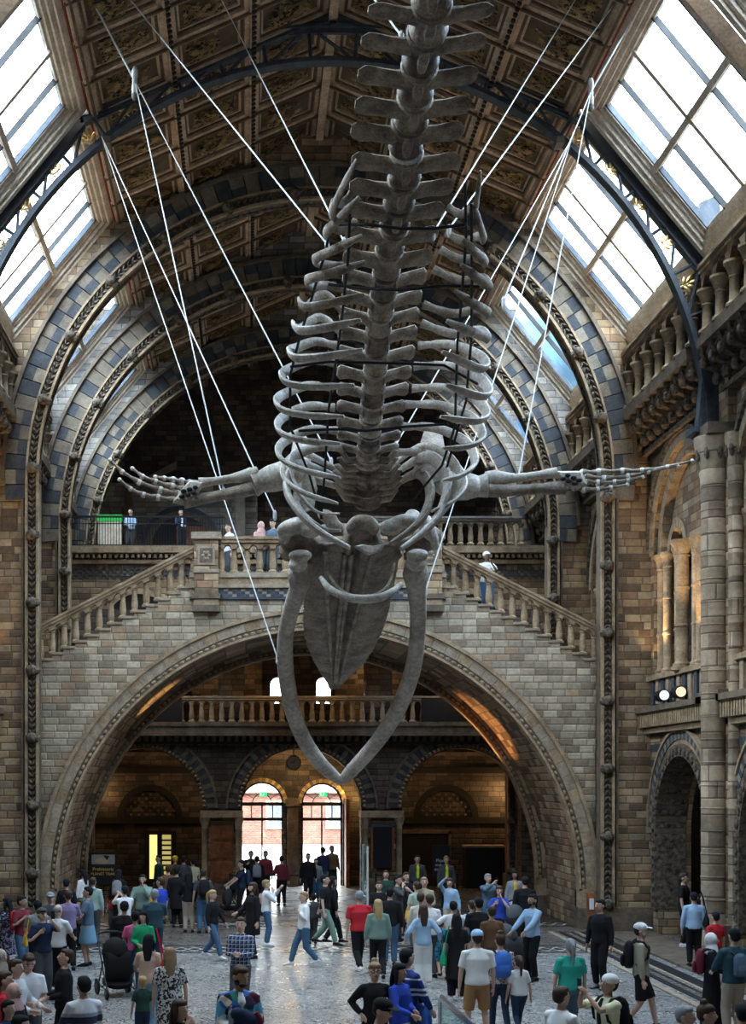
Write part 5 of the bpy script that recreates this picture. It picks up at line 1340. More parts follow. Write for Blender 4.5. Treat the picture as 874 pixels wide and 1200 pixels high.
    if kind != 'none':
        T = MB(); g_ = .018
        T.tube([(0,0,.84),(0,0,.93),(0,0,1.02)], [(hw*.85,.11),(hw*1.0+g_,.115*bx+g_),(hw*.9+g_,.10*bx+g_)], 16, None, True, up=(0,1,0))
        stop = {'trousers':1.0,'wide':1.0,'shorts':-1,'leggings':1.0}.get(kind, None)
        if kind in ('skirt','longskirt'):
            zb = .5 if kind == 'skirt' else .12
            T.tube([(0,0,1.02),(0,0,.85),(0,0,zb+.1),(0,0,zb)], [(hw*.95,.12),(hw*1.15,.15),(.21,.20),(.215,.205)], 18, None, True, up=(0,1,0))
            nm = 'skirt'
        else:
            nm = 'shorts' if kind == 'shorts' else 'trousers'
            wd = 1.35 if kind == 'wide' else (.88 if kind == 'leggings' else 1.08)
            for g in (-1,1):
                if kind == 'shorts': T.tube([hips[g]+Vector((0,0,.03)), hips[g], hips[g].lerp(knee[g],.6), hips[g].lerp(knee[g],.95)], [.10,.108,.10,.095], 10)
                else: T.tube([hips[g]+Vector((0,0,.03)), hips[g], hips[g].lerp(knee[g],.5), knee[g], knee[g].lerp(ank[g],.4), ank[g].lerp(knee[g],.05)], [.098,.106,.090*(1+(wd-1)*.5),.075*wd,.070*wd,.060*wd], 10)
        part(T, nm, cmat(c))
    # --- upper clothing
    kind, c = top; S = MB(); g_ = .022 if kind != 'coat' else .035
    hem = {'tee':.90,'long':.89,'coat':.55,'dress':.45,'longdress':.12,'vest':.95,'hood':.88}[kind]
    prof = [(0,.0,hem),(0,0,max(hem+.05,.93)),(0,0,1.0),(0,0,1.08),(0,-.005,1.2),(0,-.005,1.31),(0,0,1.39),(0,.005,1.44),(0,.005,1.47)]
    rad = [(hw+g_+.005,.115*bx+g_),(hw*1.02+g_,.118*bx+g_),(hw*.98+g_,.115*bx+g_),(hw*.90+g_,.105*bx+g_),(sw*.86+g_,.11*bx+g_),(sw*.94+g_,.115*bx+g_),(sw*.74+g_*.6,.092+g_),(sw*.50+g_*.4,.072+g_*.6),(.078,.072)]
    if kind in ('dress','longdress','coat'): rad[0] = (.23,.21) if kind != 'coat' else (.20,.17)
    S.tube(prof, rad, 18, None, True, up=(0,1,0))
    for g in (-1,1):
        if kind in ('tee','dress') : S.tube([Vector((g*sw*.45,.005,1.40)), sh[g], sh[g].lerp(elb[g],.45), sh[g].lerp(elb[g],.78)], [.062,.068,.066,.064], 10)
        elif kind != 'vest': S.tube([Vector((g*sw*.45,.005,1.40)), sh[g], sh[g].lerp(elb[g],.5), elb[g], elb[g].lerp(wri[g],.5), wri[g].lerp(elb[g],.06)], [.063,.068+g_*.2,.061+g_*.3,.055+g_*.3,.049+g_*.2,.038], 10)
    if kind == 'hood': S.tube([(-.08,.05,1.45),(-.05,.10,1.47),(0,.12,1.46),(.05,.10,1.47),(.08,.05,1.45)], [.035,.045,.05,.045,.035], 8)
    part(S, {'tee':'tshirt','long':'shirt','coat':'coat','dress':'dress','longdress':'dress','vest':'vest','hood':'hoodie'}[kind], cmat(c))
    if inner:
        I = MB(); I.tube([(0,-.10,.98),(0,-.118,1.2),(0,-.118,1.36),(0,-.07,1.46)], [(.05,.03),(.06,.03),(.055,.028),(.035,.02)], 8, None, True, up=(0,1,0)); part(I, 'undershirt', cmat(inner), .02, 1)
    # --- shoes
    for g in (-1,1):
        Q = MB(); a = ank[g]; tl = Vector((0,0,0))
        Q.tube([a+Vector((0,.065,-.045)), a+Vector((0,.03,-.03)), a+fd[g]*.05+Vector((0,0,-.035)), a+fd[g]*.12+Vector((0,0,-.05)), a+fd[g]*.19+Vector((0,0,-.06))], [(.030,.030),(.045,.047),(.047,.042),(.048,.028),(.034,.018)], 12, cmat(shoe))
        Q.tube([a+Vector((0,.07,-.07)), a+fd[g]*.06+Vector((0,0,-.07)), a+fd[g]*.2+Vector((0,0,-.07))], [(.035,.010),(.044,.010),(.034,.010)], 10, cmat('white') if shoe == 'white' else cmat('dgrey'))
        Q.build('shoe', None, e, True)
    # --- hair / headgear
    hk, hc = hair; hm = cmat(hc) if hc in COLS and hc in ('white','grey','black') else {'brown':flat((.045,.025,.014),.6,name='hair_brown'),'black':flat((.01,.009,.009),.5,name='hair_black'),'blonde':flat((.42,.28,.13),.6,name='hair_blonde'),'fair':flat((.26,.17,.09),.6,name='hair_fair'),'grey':flat((.28,.28,.28),.7,name='hair_grey')}.get(hc) or cmat(hc)
    Hh = MB()
    def he(c, r): Hh.ell(H(*c), r, R3, 14, 8)
    dark = flat((.02,.014,.01), .6, name='hair_dark')
    if hk == 'hijab':
        he((0,.014,1.635), (.096,.106,.122)); Hh.tube([H(0,.0,1.56),(0,0,1.46),(0,-.0,1.38)], [(.085,.09),(.14,.11),(.17,.125)], 14, None, True, up=(0,1,0)); part(Hh, 'headscarf', cmat(hc), .015, 2)
    else:
        capped = hk in ('cap','capback','beanie')
        if hk != 'bald':
            he((0,.022,1.672), (.086,.092,.090)); he((0,.045,1.635), (.078,.062,.075))
            if hk == 'short' or capped: he((0,-.03,1.715), (.066,.055,.038))
            if hk in ('long','bun','pony'): he((0,-.01,1.705), (.083,.082,.055))
            if hk == 'long':
                Hh.tube([H(0,.055,1.68), H(0,.08,1.58), Vector((0,.105,1.45)), Vector((0,.12,1.30))], [(.085,.05),(.088,.05),(.085,.04),(.055,.025)], 12, None, True, up=(0,1,0))
                for g in (-1,1): Hh.tube([H(g*.072,.0,1.66), H(g*.083,-.005,1.58), H(g*.085,.0,1.48)], [(.022,.035),(.022,.035),(.018,.025)], 8, None, True, up=(0,1,0))
            if hk == 'bun': he((0,.03,1.775), (.045,.045,.04))
            if hk == 'pony': Hh.tube([H(0,.09,1.70), H(0,.135,1.66), Vector((0,.15,1.5)), Vector((0,.135,1.33))], [.035,.04,.036,.02], 9)
            part(Hh, 'hair', dark if capped and hc in ('white','lblue','black','grey') else hm, .014, 1)
        else:
            he((0,.03,1.655), (.082,.078,.072)); part(Hh, 'hair', hm, .014, 1)
        if capped:
            C = MB(); C.ell(H(0,.008,1.69), (.094,.106,.078), R3, 16, 8, cmat(hc))
            if hk != 'beanie':
                f = -1 if hk == 'cap' else 1
                C.tube([H(0,f*.08,1.695), H(0,f*.12,1.692), H(0,f*.165,1.682)], [(.075,.010),(.07,.009),(.045,.006)], 12, cmat(hc), True, up=(0,0,1) if False else None)
            C.build('cap', None, e, True)
    if beard:
        D = MB(); D.ell(H(0,-.05,1.568), (.05,.042,.036), R3, 10, 6, dark); 
        for g in (-1,1): D.ell(H(g*.055,-.02,1.59), (.016,.04,.04), R3, 8, 5, dark)
        D.build('beard', None, e, True)
    if glasses:
        D = MB()
        for g in (-1,1): 
            for q in range(10):
                a0, a1 = q*PI/5, (q+1)*PI/5
                D.tube([H(g*.032+.024*math.cos(a0),-.104,1.641+.017*math.sin(a0)), H(g*.032+.024*math.cos(a1),-.104,1.641+.017*math.sin(a1))], .003, 4, M['black'])
            D.tube([H(g*.056,-.104,1.645), H(g*.08,0,1.645)], .003, 4, M['black'])
        D.tube([H(-.01,-.105,1.645), H(.01,-.105,1.645)], .003, 4, M['black']); D.build('glasses', None, e)
    e['wr'] = 0; del e['wr']
    return e, {g: wri[g] for g in (-1,1)}, k
def attach_world(e, k, p):
    """local person point -> world"""
    a = e.rotation_euler[2]; c, s_ = math.cos(a), math.sin(a); return Vector((e.location.x + k*(p.x*c-p.y*s_), e.location.y + k*(p.x*s_+p.y*c), e.location.z + k*p.z))
# ---- carried things
def backpack(pr, col, label, scale=1.0, zoff=0):
    e0, w, k = pr; t = empty('backpack', attach_world(e0, k, Vector((0,.20,1.02+zoff))), e0.rotation_euler[2]); t.scale = (k*scale,)*3; tag(t, label, 'backpack')
    b = MB(); m = cmat(col)
    b.tube([(0,0,0),(0,0,.03),(0,.0,.2),(0,-.01,.36),(0,-.02,.42),(0,-.03,.44)], [(.11,.05),(.145,.075),(.15,.085),(.14,.075),(.10,.05),(.04,.02)], 16, m, True, up=(0,1,0)); b.build('pack_body', None, t, True)
    b = MB(); b.tube([(0,.08,.03),(0,.095,.06),(0,.10,.15),(0,.09,.22)], [(.09,.02),(.11,.035),(.11,.035),(.09,.02)], 12, m, True, up=(0,1,0)); b.build('front_pocket', None, t, True)
    for g in (-1,1):
        b = MB(); b.tube([(g*.10,-.05,.40),(g*.125,-.12,.45),(g*.13,-.24,.43),(g*.14,-.33,.32),(g*.15,-.30,.18),(g*.15,-.12,.06)], [(.012,.022)]*6, 7, M['black'], True); b.build('strap', None, t, True)
def handbag(pr, col, label, side=1, big=1.0, z=.78):
    e0, w, k = pr; t = empty('shoulder_bag', attach_world(e0, k, Vector((side*.27,.03,z))), e0.rotation_euler[2]); t.scale = (k*big,)*3; tag(t, label, 'bag')
    b = MB(); m = cmat(col); b.tube([(0,0,0),(0,0,.03),(0,0,.14),(0,0,.24)], [(.045,.12),(.06,.15),(.05,.14),(.015,.12)], 14, m, True, up=(0,1,0)); b.build('bag_body', None, t, True)
    b = MB(); b.tube([(0,-.1,.22),(-side*.05,-.06,.5),(-side*.10,0,.66),(-side*.05,.06,.5),(0,.1,.22)], .009, 6, m, True); b.build('strap', None, t, True)
def phone(pr, side, label):
    e0, w, k = pr; p = attach_world(e0, k, w[side]+Vector((0,-.03,.08))); t = empty('smartphone', p, e0.rotation_euler[2]); tag(t, label, 'phone'); t.scale = (k,)*3
    b = MB(); b.box(-.037,.037,-.005,.005,-.03,.12,M['black']); b.build('casing', None, t); b = MB(); b.box(-.033,.033,.005,.007,-.025,.115,flat((.2,.3,.4),.2,name='phone_screen')); b.build('screen', None, t)
def stroller(x, y, rz, col, label, hoodc='black'):
    t = empty('stroller', (x, y, 0), rz); tag(t, label, 'pushchair'); t.scale = (1.12,)*3
    fr = flat((.03,.03,.035), .4, .5, name='stroller_frame')
    for g in (-1,1):
        for (yy, r) in ((-.38,.10),(.30,.14)):
            w = MB(); w.lathe((g*.27, yy, r), [(r*.82,-.02),(r,-.018),(r,.018),(r*.82,.02)], 20, M['black'], 'X'); w.lathe((g*.27, yy, r), [(r*.82,-.012),(r*.8,.012)], 16, fr, 'X'); o = w.build('wheel', None, t, False)
            h = MB(); h.lathe((g*.27, yy, r), [(r*.3,-.026),(r*.34,0),(r*.3,.026)], 12, M['greyst'], 'X'); me = h.build('hub', None, o)
    f = MB()
    for g in (-1,1):
        f.tube([(g*.25,-.38,.12),(g*.25,-.05,.45),(g*.25,.25,.85),(g*.24,.42,1.04)], .014, 8, fr); f.tube([(g*.25,.30,.15),(g*.25,.05,.5),(g*.25,-.05,.62)], .013, 8, fr)
        f.tube([(g*.25,-.36,.14),(g*.25,.28,.18)], .010, 6, fr)
    f.tube([(-.27,.30,.14),(.27,.30,.14)], .012, 6, fr); f.build('frame', None, t, True)
    q = MB(); q.tube([(-.24,.42,1.04),(-.12,.45,1.07),(.12,.45,1.07),(.24,.42,1.04)], .02, 8, M['black']); q.build('handle', None, t, True)
    q = MB(); q.tube([(0,-.36,.50),(0,-.25,.46),(0,-.02,.47),(0,.12,.62),(0,.2,.86)], [(.04,.17),(.05,.21),(.06,.22),(.05,.22),(.03,.20)], 14, cmat(col), True, up=(1,0,0)) if False else q.tube([(-.22,-.1,.52),(-.2,-.1,.52),(.2,-.1,.52),(.22,-.1,.52)], [(.05,.2),(.1,.26),(.1,.26),(.05,.2)], 14, cmat(col), True, up=(0,0,1)); q.tube([(0,.06,.5),(0,.16,.72),(0,.22,.9)], [(.2,.05),(.21,.06),(.19,.04)], 12, cmat(col), True, up=(0,1,0)); q.build('seat', None, t, True)
    # hood: quarter shell
    vs = []; n1, n2 = 9, 12
    for i in range(n1+1):
        a = -.25 + 1.9*i/n1
        for j in range(n2+1):
            b_ = PI*j/n2; r = .27; vs.append((.235*math.cos(b_), .05+(-r*math.sin(a))*math.sin(b_)*1.05+.06, .72+ r*math.cos(a)*math.sin(b_)*1.1))
    fs = [(i*(n2+1)+j, i*(n2+1)+j+1, (i+1)*(n2+1)+j+1, (i+1)*(n2+1)+j) for i in range(n1) for j in range(n2)]
    q = MB(); q.add(vs, fs, cmat(hoodc)); o = q.build('hood', None, t, True, fix=False); md = o.modifiers.new('s','SOLIDIFY'); md.thickness = .015
    q = MB(); q.tube([(0,-.28,.24),(0,-.2,.2),(0,.2,.2),(0,.28,.28)], [(.18,.03),(.2,.06),(.2,.07),(.18,.04)], 12, cmat('black'), True, up=(0,0,1)); q.build('basket', None, t, True)
# ================================================================= THE VISITORS
P = person
# ---- near left
r=P(8,1052,1.66,110,'woman in navy floral dress with long dark hair at the left edge',('dress','floraln'),('none',''),('long','black'),('swf','strap'),skin='b'); backpack(r,'red','red backpack on the woman at the left edge')
P(26,1050,1.74,-50,'man in a maroon polo shirt and blue jeans looking right',('tee','maroon'),('trousers','jeans'),('short','black'),('strap','down'),skin='b',yaw=-20)
r=P(44,1055,1.72,160,'person with black hair in a pale grey top seen from behind',('tee','grey'),('trousers','black'),('short','black'),('down','front')); handbag(r,'yellow','mustard yellow shoulder bag on the person in pale grey',1)
r=P(50,1064,1.76,-30,'man in navy gilet with red sleeves and dark cap holding a phone high',('tee','navy'),('trousers','dgrey'),('cap','dgrey'),('strap','phone'),pitch=-14); phone(r,1,'phone raised by the man in the navy gilet')
P(59,1046,1.7,20,'person in a grey flat cap beside the raised phone',('long','dgrey'),('trousers','dgrey'),('cap','grey'),yaw=-30)
P(68,1060,1.74,200,'grey-haired man in a white t-shirt and black trousers seen from behind',('tee','white'),('trousers','black'),('bald','grey'),('front','front'),shoe='white')
P(80,1043,1.78,165,'man in a mauve t-shirt and black trousers with his back turned',('tee','purple'),('trousers','black'),('short','brown'),('front','down'))
P(94,1054,1.25,60,'child in dark clothes beside the man with blue cloth at his waist',('tee','dgrey'),('trousers','black'),('long','brown'))
P(103,1039,1.80,95,'man in a slate t-shirt with pale blue shirt tied round his waist',('tee','slate'),('skirt','ljeans'),('short','black'),('front','front'),skin='b')
P(78,1030,1.7,180,'person in black between the columns at left',('long','black'),('trousers','black'),('short','black'))
P(97,1019,1.66,120,'woman with dark hair in a white jacket by the left arch pier',('long','white'),('trousers','dgrey'),('long','black'),('strap','down'))
P(109,1028,1.72,190,'person in a mint green hooded top seen from behind at left',('hood','mint'),('trousers','dgrey'),('short','brown'))
r=P(139,1019,1.72,190,'person in black carrying a pale grey backpack near the notice stand',('long','black'),('trousers','black'),('long','black')); backpack(r,'grey','pale grey backpack on the person near the notice stand')
P(132,1043,1.12,20,'small child in yellow hat and red top at left',('tee','red'),('trousers','dgrey'),('beanie','yellow'))
r=P(146,1038,1.68,150,'woman in a white blouse holding a phone above the crowd',('tee','white'),('trousers','dgrey'),('short','black'),('phone','phone')); phone(r,-1,'phone held up by the woman in a white blouse')
r=P(146,1056,1.76,185,'man in a black leather jacket and black trousers with white shoes',('long','black'),('trousers','black'),('short','black'),('push','down'),shoe='white',build=1.12)
stroller(at(120,1100,24.4).x, 27.0, .35,'black','black pushchair beside the man in the leather jacket')
P(167,1025,1.80,10,'bearded man in a sage green hooded top facing the camera',('hood','sage'),('trousers','dgrey'),('short','black'),('front','chin'),beard=True,skin='b',build=1.1)
P(181,1042,1.80,165,'grey-haired man in a charcoal polo shirt and dark jeans from behind',('tee','dteal'),('trousers','djeans'),('short','grey'),('front','down'),build=1.1)
P(188,1028,1.78,120,'man in a royal blue and white t-shirt behind the grey-haired man',('tee','royal'),('trousers','djeans'),('short','brown'),shoe='white')
P(168,1068,1.62,5,'woman in an emerald cardigan with long black hair facing the camera',('long','green'),('trousers','jeans'),('long','black'),('belly','belly'),yaw=20)
P(158,1068,1.6,170,'person in a bright pink top partly hidden behind the leather jacket',('tee','hot'),('trousers','jeans'),('short','black'))
r=P(174,1095,1.66,185,'woman in a peach t-shirt and jeans with long black hair from behind',('tee','peach'),('trousers','ljeans'),('long','black'),('down','front'),skin='b'); handbag(r,'red','red coat over the shoulder of the woman in peach',-1,1.3,1.0)
P(199,1110,1.68,172,'woman with blonde hair in a black and white patterned dress from behind',('dress','floral'),('none',''),('long','fair'),('down','down'),build=1.15)
P(167,1144,1.16,165,'blonde boy in a dark green t-shirt seen from behind',('tee','dgreen'),('trousers','djeans'),('short','blonde'),('down','down'))
P(75,1112,1.76,75,'dark-haired man in a black jumper gazing up to the left',('long','black'),('trousers','black'),('short','brown'),('belly','belly'),pitch=-12)
P(98,1144,1.74,150,'man in a white jumper with a navy band across the back',('long','band'),('trousers','dgrey'),('short','black'),('front','front'),skin='b')
P(19,1124,1.72,-70,'young man with curly hair in a red and white jacket at left',('long','white'),('trousers','dgrey'),('short','brown'),('front','front'))
P(6,1138,1.70,-90,'person in a red jacket cut off by the left edge',('long','red'),('trousers','dgrey'),('short','brown'))
P(17,1152,1.62,-60,'woman in a pink headscarf and black top at bottom left',('long','black'),('longskirt','black'),('hijab','pink'),('belly','belly'),skin='b')
P(33,1116,1.78,-20,'man in a white t-shirt with a dark strap looking down',('tee','white'),('trousers','dgrey'),('short','brown'),('belly','belly'),pitch=25)
P(1,1112,1.64,-60,'person in a beige headscarf at the left frame edge',('long','dgrey'),('longskirt','dgrey'),('hijab','beige'))
P(211,1171,1.64,-50,'woman with brown hair holding her hand to her chin at the bottom',('long','black'),('trousers','dgrey'),('long','brown'),('chin','chin'))
P(25,1190,1.66,-80,'black-haired person whose head alone shows at bottom left',('long','black'),('trousers','black'),('short','black'))
P(10,1172,1.5,-60,'child with dark hair low in the bottom left corner',('long','navy'),('trousers','black'),('short','black'))
# ---- left middle, towards the doors
P(186,1002,1.76,60,'man in a dark green jacket near the lit doorway',('long','dgreen'),('trousers','dgrey'),('short','black'))
P(205,1003,1.72,180,'person in a yellow cap and dark coat by the wooden door',('long','brown'),('trousers','black'),('cap','yellow'))
r=P(215,1003,1.76,175,'person with a dark jacket and charcoal backpack by the wooden door',('long','dgrey'),('trousers','black'),('short','black')); backpack(r,'dgrey','charcoal backpack on the person by the wooden door')
P(226,1006,1.66,150,'person in a pale yellow shirt in front of the wooden door',('tee','pale'),('trousers','dgrey'),('short','black'))
P(207,1016,1.74,180,'person in a long black coat left of the beige trousers',('coat','black'),('trousers','black'),('short','black'))
P(197,1014,1.72,170,'person in dark brown jacket behind the grey-haired man',('long','brown'),('trousers','dgrey'),('short','brown'))
P(221,1022,1.68,175,'woman in a black top and beige trousers with her back turned',('long','black'),('trousers','beige'),('long','black'),('down','front'))
r=P(238,1018,1.78,170,'man in a charcoal t-shirt and jeans wearing a backpack',('tee','dgrey'),('trousers','jeans'),('short','brown'),('down','down')); backpack(r,'black','black backpack on the man in charcoal t-shirt and jeans')
P(249,1043,1.64,-60,'blonde girl in a black jacket and blue jeans walking right',('long','black'),('trousers','jeans'),('pony','blonde'),('down','swf'),'walk',shoe='white')
r=P(283,1008,1.78,85,'man in a navy t-shirt pushing a pushchair to the left',('tee','navy'),('trousers','black'),('short','black'),('push','push')); backpack(r,'djeans','dark blue backpack on the man pushing the pushchair')
stroller(at(270,1050,43).x, 43.2, -1.3,'dgrey','black pushchair pushed left near the entrance arches')
P(296,1034,1.80,60,'long-haired bearded man in a dark coat near the polished aisle',('coat','black'),('trousers','black'),('long','brown'),('front','down'),beard=True)
r=P(312,1031,1.68,-95,'woman in a white jacket and jeans raising her hands',('long','white'),('trousers','jeans'),('short','fair'),('chin','phone'),shoe='white'); handbag(r,'navy','large navy shoulder bag on the woman in the white jacket',1,1.3)
r2=empty('backpack', (r[0].location.x-.12, r[0].location.y+.15, 1.05), 0); r2.scale=(.8,.8,.8); tag(r2,'small pale pink bag on the shoulder of the woman in white','bag')
b=MB(); b.tube([(0,0,0),(0,0,.05),(0,0,.25),(0,0,.34)], [(.08,.04),(.13,.07),(.12,.06),(.05,.03)], 12, cmat('pink'), True, up=(0,1,0)); b.build('pack_body', None, r2, True)
P(282,1075,1.78,10,'man in a blue plaid shirt standing with folded arms',('long','plaid'),('trousers','dgrey'),('short','brown'),('cross','cross'))
P(280,1131,1.92,-15,'man in a colourful patchwork jacket at bottom centre left',('long','patch'),('trousers','black'),('short','brown'),('belly','belly'),beard=True,inner='white',yaw=-25,pitch=12,build=1.04,skin='b')
pm = bpy.data.objects['person.%03d' % (NP[0]-1)] if NP[0] > 1 else None
bj = empty('folded_jacket', attach_world(pm, pm.scale[0], Vector((-.02,-.28,1.21))), pm.rotation_euler[2]); tag(bj, 'puffy navy jacket bundled in the arms of the man in the patchwork jacket', 'jacket')
b = MB(); b.ell((0,0,.0),(.17,.10,.10),Matrix.Rotation(.3,3,'Y'),14,9); b.ell((-.08,-.03,.05),(.11,.08,.08),None,12,8); b.ell((.1,-.02,-.04),(.11,.09,.10),None,12,8); b.ell((.02,-.03,-.12),(.12,.08,.08),None,12,8)
o = bpy.data.objects.new('padding', vmesh(b, .02, 'padding', cmat('navy'), 2)); COL.objects.link(o); o.parent = bj
b = MB(); b.tube([(.14,-.05,.06),(.2,-.06,-.05),(.17,-.05,-.2)], [.035,.045,.03], 9, cmat('maroon'), True); b.build('sleeve', None, bj, True)
bo = empty('water_bottle', attach_world(pm, pm.scale[0], Vector((-.17,-.30,1.14))), 0); tag(bo, 'clear water bottle held by the man in the patchwork jacket', 'bottle')
b = MB(); b.lathe((0,0,0), [(.028,0),(.032,.01),(.032,.14),(.03,.16),(.012,.19),(.012,.21)], 12, flat((.35,.42,.48),.15,name='bottle_plastic')); b.build('bottle_body', None, bo, True); b = MB(); b.lathe((0,0,.205), [(.015,0),(.015,.02)], 10, cmat('orange')); b.build('cap', None, bo)
P(356,1045,1.70,75,'person in a white hooded top and jeans striding left',('hood','white'),('trousers','jeans'),('short','fair'),('down','strap'),'walk',shoe='white')
P(367,1047,1.3,170,'child in dark clothes beside the man in the black t-shirt',('long','dgrey'),('trousers','dgrey'),('short','black'))
P(381,1025,1.82,-70,'man in a black t-shirt and grey trousers walking right near the aisle',('tee','black'),('trousers','sage'),('short','black'),('down','swb'),'walk')
P(390,1027,1.74,-100,'person in black directly behind the man in the black t-shirt',('long','black'),('trousers','black'),('long','black'),legs='walk2')
# ---- at the entrance doors
P(294,997,1.76,0,'silhouetted person left of the left entrance door',('coat','black'),('trousers','black'),('short','black'),('strap','down'))
r=P(301,1003,1.70,180,'silhouetted person with a pale bag in the left entrance door',('long','black'),('trousers','black'),('short','black')); backpack(r,'grey','light grey bag on the silhouette in the left entrance door')
P(311,997,1.74,20,'person in a maroon top in the left entrance door',('long','maroon'),('trousers','black'),('short','black'))
P(330,1003,1.68,170,'person in a dark purple top between the two entrance doors',('long','maroon'),('trousers','black'),('short','black'),('down','strap'))
P(361,1000,1.72,0,'person in black walking in through the right entrance door',('long','black'),('trousers','black'),('short','black'),legs='walk')
P(370,1006,1.5,0,'child in grey in the right entrance door',('long','grey'),('trousers','jeans'),('short','black'))
P(378,993,1.78,150,'person in a navy jacket in the right entrance door',('long','navy'),('trousers','jeans'),('short','black'))
P(389,991,1.80,-20,'man in a brown jacket at the right edge of the entrance door',('long','brown'),('trousers','black'),('short','brown'),beard=True)
# ---- centre group
P(421,1044,1.80,165,'grey-haired man in a red t-shirt and black trousers from behind',('tee','red'),('trousers','black'),('short','grey'),('down','down'),legs='walk',build=1.18,shoe='white')
P(443,1054,1.70,178,'woman with blonde hair in a sage jumper and black trousers from behind',('long','sage'),('trousers','black'),('long','blonde'),('down','down'),legs='walk2',build=1.1)
P(452,1020,1.66,10,'woman in a dark green top facing the camera by the glass rail',('long','dgreen'),('trousers','dgrey'),('short','brown'),('belly','belly'))
P(444,1033,1.66,0,'woman in black with pale face behind the blonde woman',('long','black'),('trousers','black'),('short','brown'),('belly','belly'))
P(457,1040,1.78,190,'person in a black jacket and light jeans behind the sage jumper',('long','black'),('trousers','jeans'),('short','black'),('down','front'))
P(466,1026,1.72,-60,'person in dark clothes with hands raised beside the black jacket',('long','dgrey'),('trousers','dgrey'),('short','black'),('chin','chin'))
r=P(488,1033,1.70,150,'person in a mint top with one arm raised in the centre crowd',('tee','mint'),('trousers','dgrey'),('short','brown'),('phone','down')); handbag(r,'yellow','yellow shoulder bag in the centre crowd',1)
P(497,1028,1.80,0,'man in a khaki shirt facing the camera in the centre crowd',('long','khaki'),('trousers','dgrey'),('short','fair'),('belly','belly'))
P(493,1046,1.74,195,'person in a cream jacket and cream trousers from behind',('long','cream'),('wide','cream'),('short','brown'),('down','down'),legs='walk2',shoe='white')
P(503,1048,1.78,170,'dark-haired man in a white t-shirt behind the pale blue jumper',('tee','white'),('trousers','dgrey'),('short','brown'))
P(496,1060,1.68,178,'woman in a pale blue jumper and wide white trousers from behind',('long','lblue'),('wide','white'),('long','brown'),('side','side'),shoe='white')
P(527,1029,1.66,10,'woman in a pale denim jacket raising one arm to her head',('long','lblue'),('trousers','beige'),('long','brown'),('high','down'))
P(516,1077,1.25,175,'boy in a teal patterned shirt and shorts from behind',('tee','bluepat'),('shorts','bluepat'),('short','brown'),('down','down'),legs='walk')
P(531,1056,1.66,180,'woman in a white t-shirt with dark hair behind the long black coat',('tee','white'),('trousers','dgrey'),('short','black'),('out','out'))
r=P(535,1071,1.66,182,'woman in a long black top and wide black trousers from behind',('dress','black'),('wide','black'),('long','black'),('down','down'),shoe='white'); handbag(r,'green','bright green coat carried by the woman in black',1,1.2,.72)
P(553,1055,1.66,165,'person in a light blue shirt beside the man in the black polo',('tee','lblue'),('trousers','dgrey'),('short','brown'))
P(561,1052,1.80,178,'man in a black polo shirt and beige shorts from behind',('tee','black'),('shorts','beige'),('short','black'),('down','down'),build=1.15)
P(585,1038,1.70,5,'woman in royal blue top and black jacket with arms bent',('tee','royal'),('trousers','black'),('long','brown'),('strap','chin'))
r=P(572,1024,1.74,-20,'man in a grey shirt photographing toward the camera',('long','slate'),('trousers','jeans'),('short','grey'),('phone','phone')); phone(r,1,'phone in the hands of the man in the grey shirt')
P(603,1020,1.70,0,'woman in a yellow top, pale jacket and white trousers facing the camera',('long','grey'),('trousers','cream'),('long','black'),('down','down'),inner='yellow',skin='c',shoe='white')
P(615,1027,1.82,175,'man in black clothes and white trainers from behind in the right crowd',('long','black'),('trousers','black'),('short','black'),('down','down'),shoe='white',build=1.12)
P(559,1090,1.80,178,'man in a pale blue cap, white t-shirt and brown shorts from behind',('tee','white'),('shorts','tan'),('cap','lblue'),('down','down'),legs='wide',build=1.1,shoe='white')
r=P(586,1094,1.68,176,'woman in a leaf print shirt and dark leggings from behind',('tee','leafy'),('leggings','djeans'),('bun','brown'),('down','down'),legs='walk2',build=1.12,shoe='black'); backpack(r,'blue','bright blue backpack on the woman in the leaf print shirt')
P(608,1120,1.34,172,'girl in a white t-shirt and dark leggings with a long plait',('tee','white'),('leggings','djeans'),('pony','brown'),('down','down'),legs='walk',shoe='white')
P(439,1128,1.70,-5,'woman in glasses and black top with a blonde topknot',('long','black'),('trousers','black'),('bun','fair'),('hip','hip'),glasses=True,yaw=0)
P(445,1170,1.78,-60,'man in a black baseball cap and black t-shirt at the bottom',('tee','black'),('trousers','black'),('cap','black'),('front','front'),pitch=15)
P(477,1112,1.80,-120,'man in a blue and white striped jumper bending over a child',('long','stripes'),('trousers','djeans'),('short','black'),('swf','front'),build=1.1)
P(468,1129,1.68,-50,'woman in a royal blue top with sunglasses pushed onto her dark hair',('long','royal'),('longskirt','lilac'),('long','black'),('front','belly'),skin='b')
P(492,1162,1.18,160,'small child in a bright blue jacket among the bottom centre group',('hood','blue'),('trousers','jeans'),('short','black'))
P(489,1002,1.80,0,'steward in a yellow high visibility vest left of the notice sign',('long','dgrey'),('trousers','black'),('short','black'),('down','down'),inner='hivis')
P(523,1003,1.78,0,'second steward in a yellow high visibility vest right of the notice sign',('long','dgrey'),('trousers','black'),('short','fair'),inner='hivis')
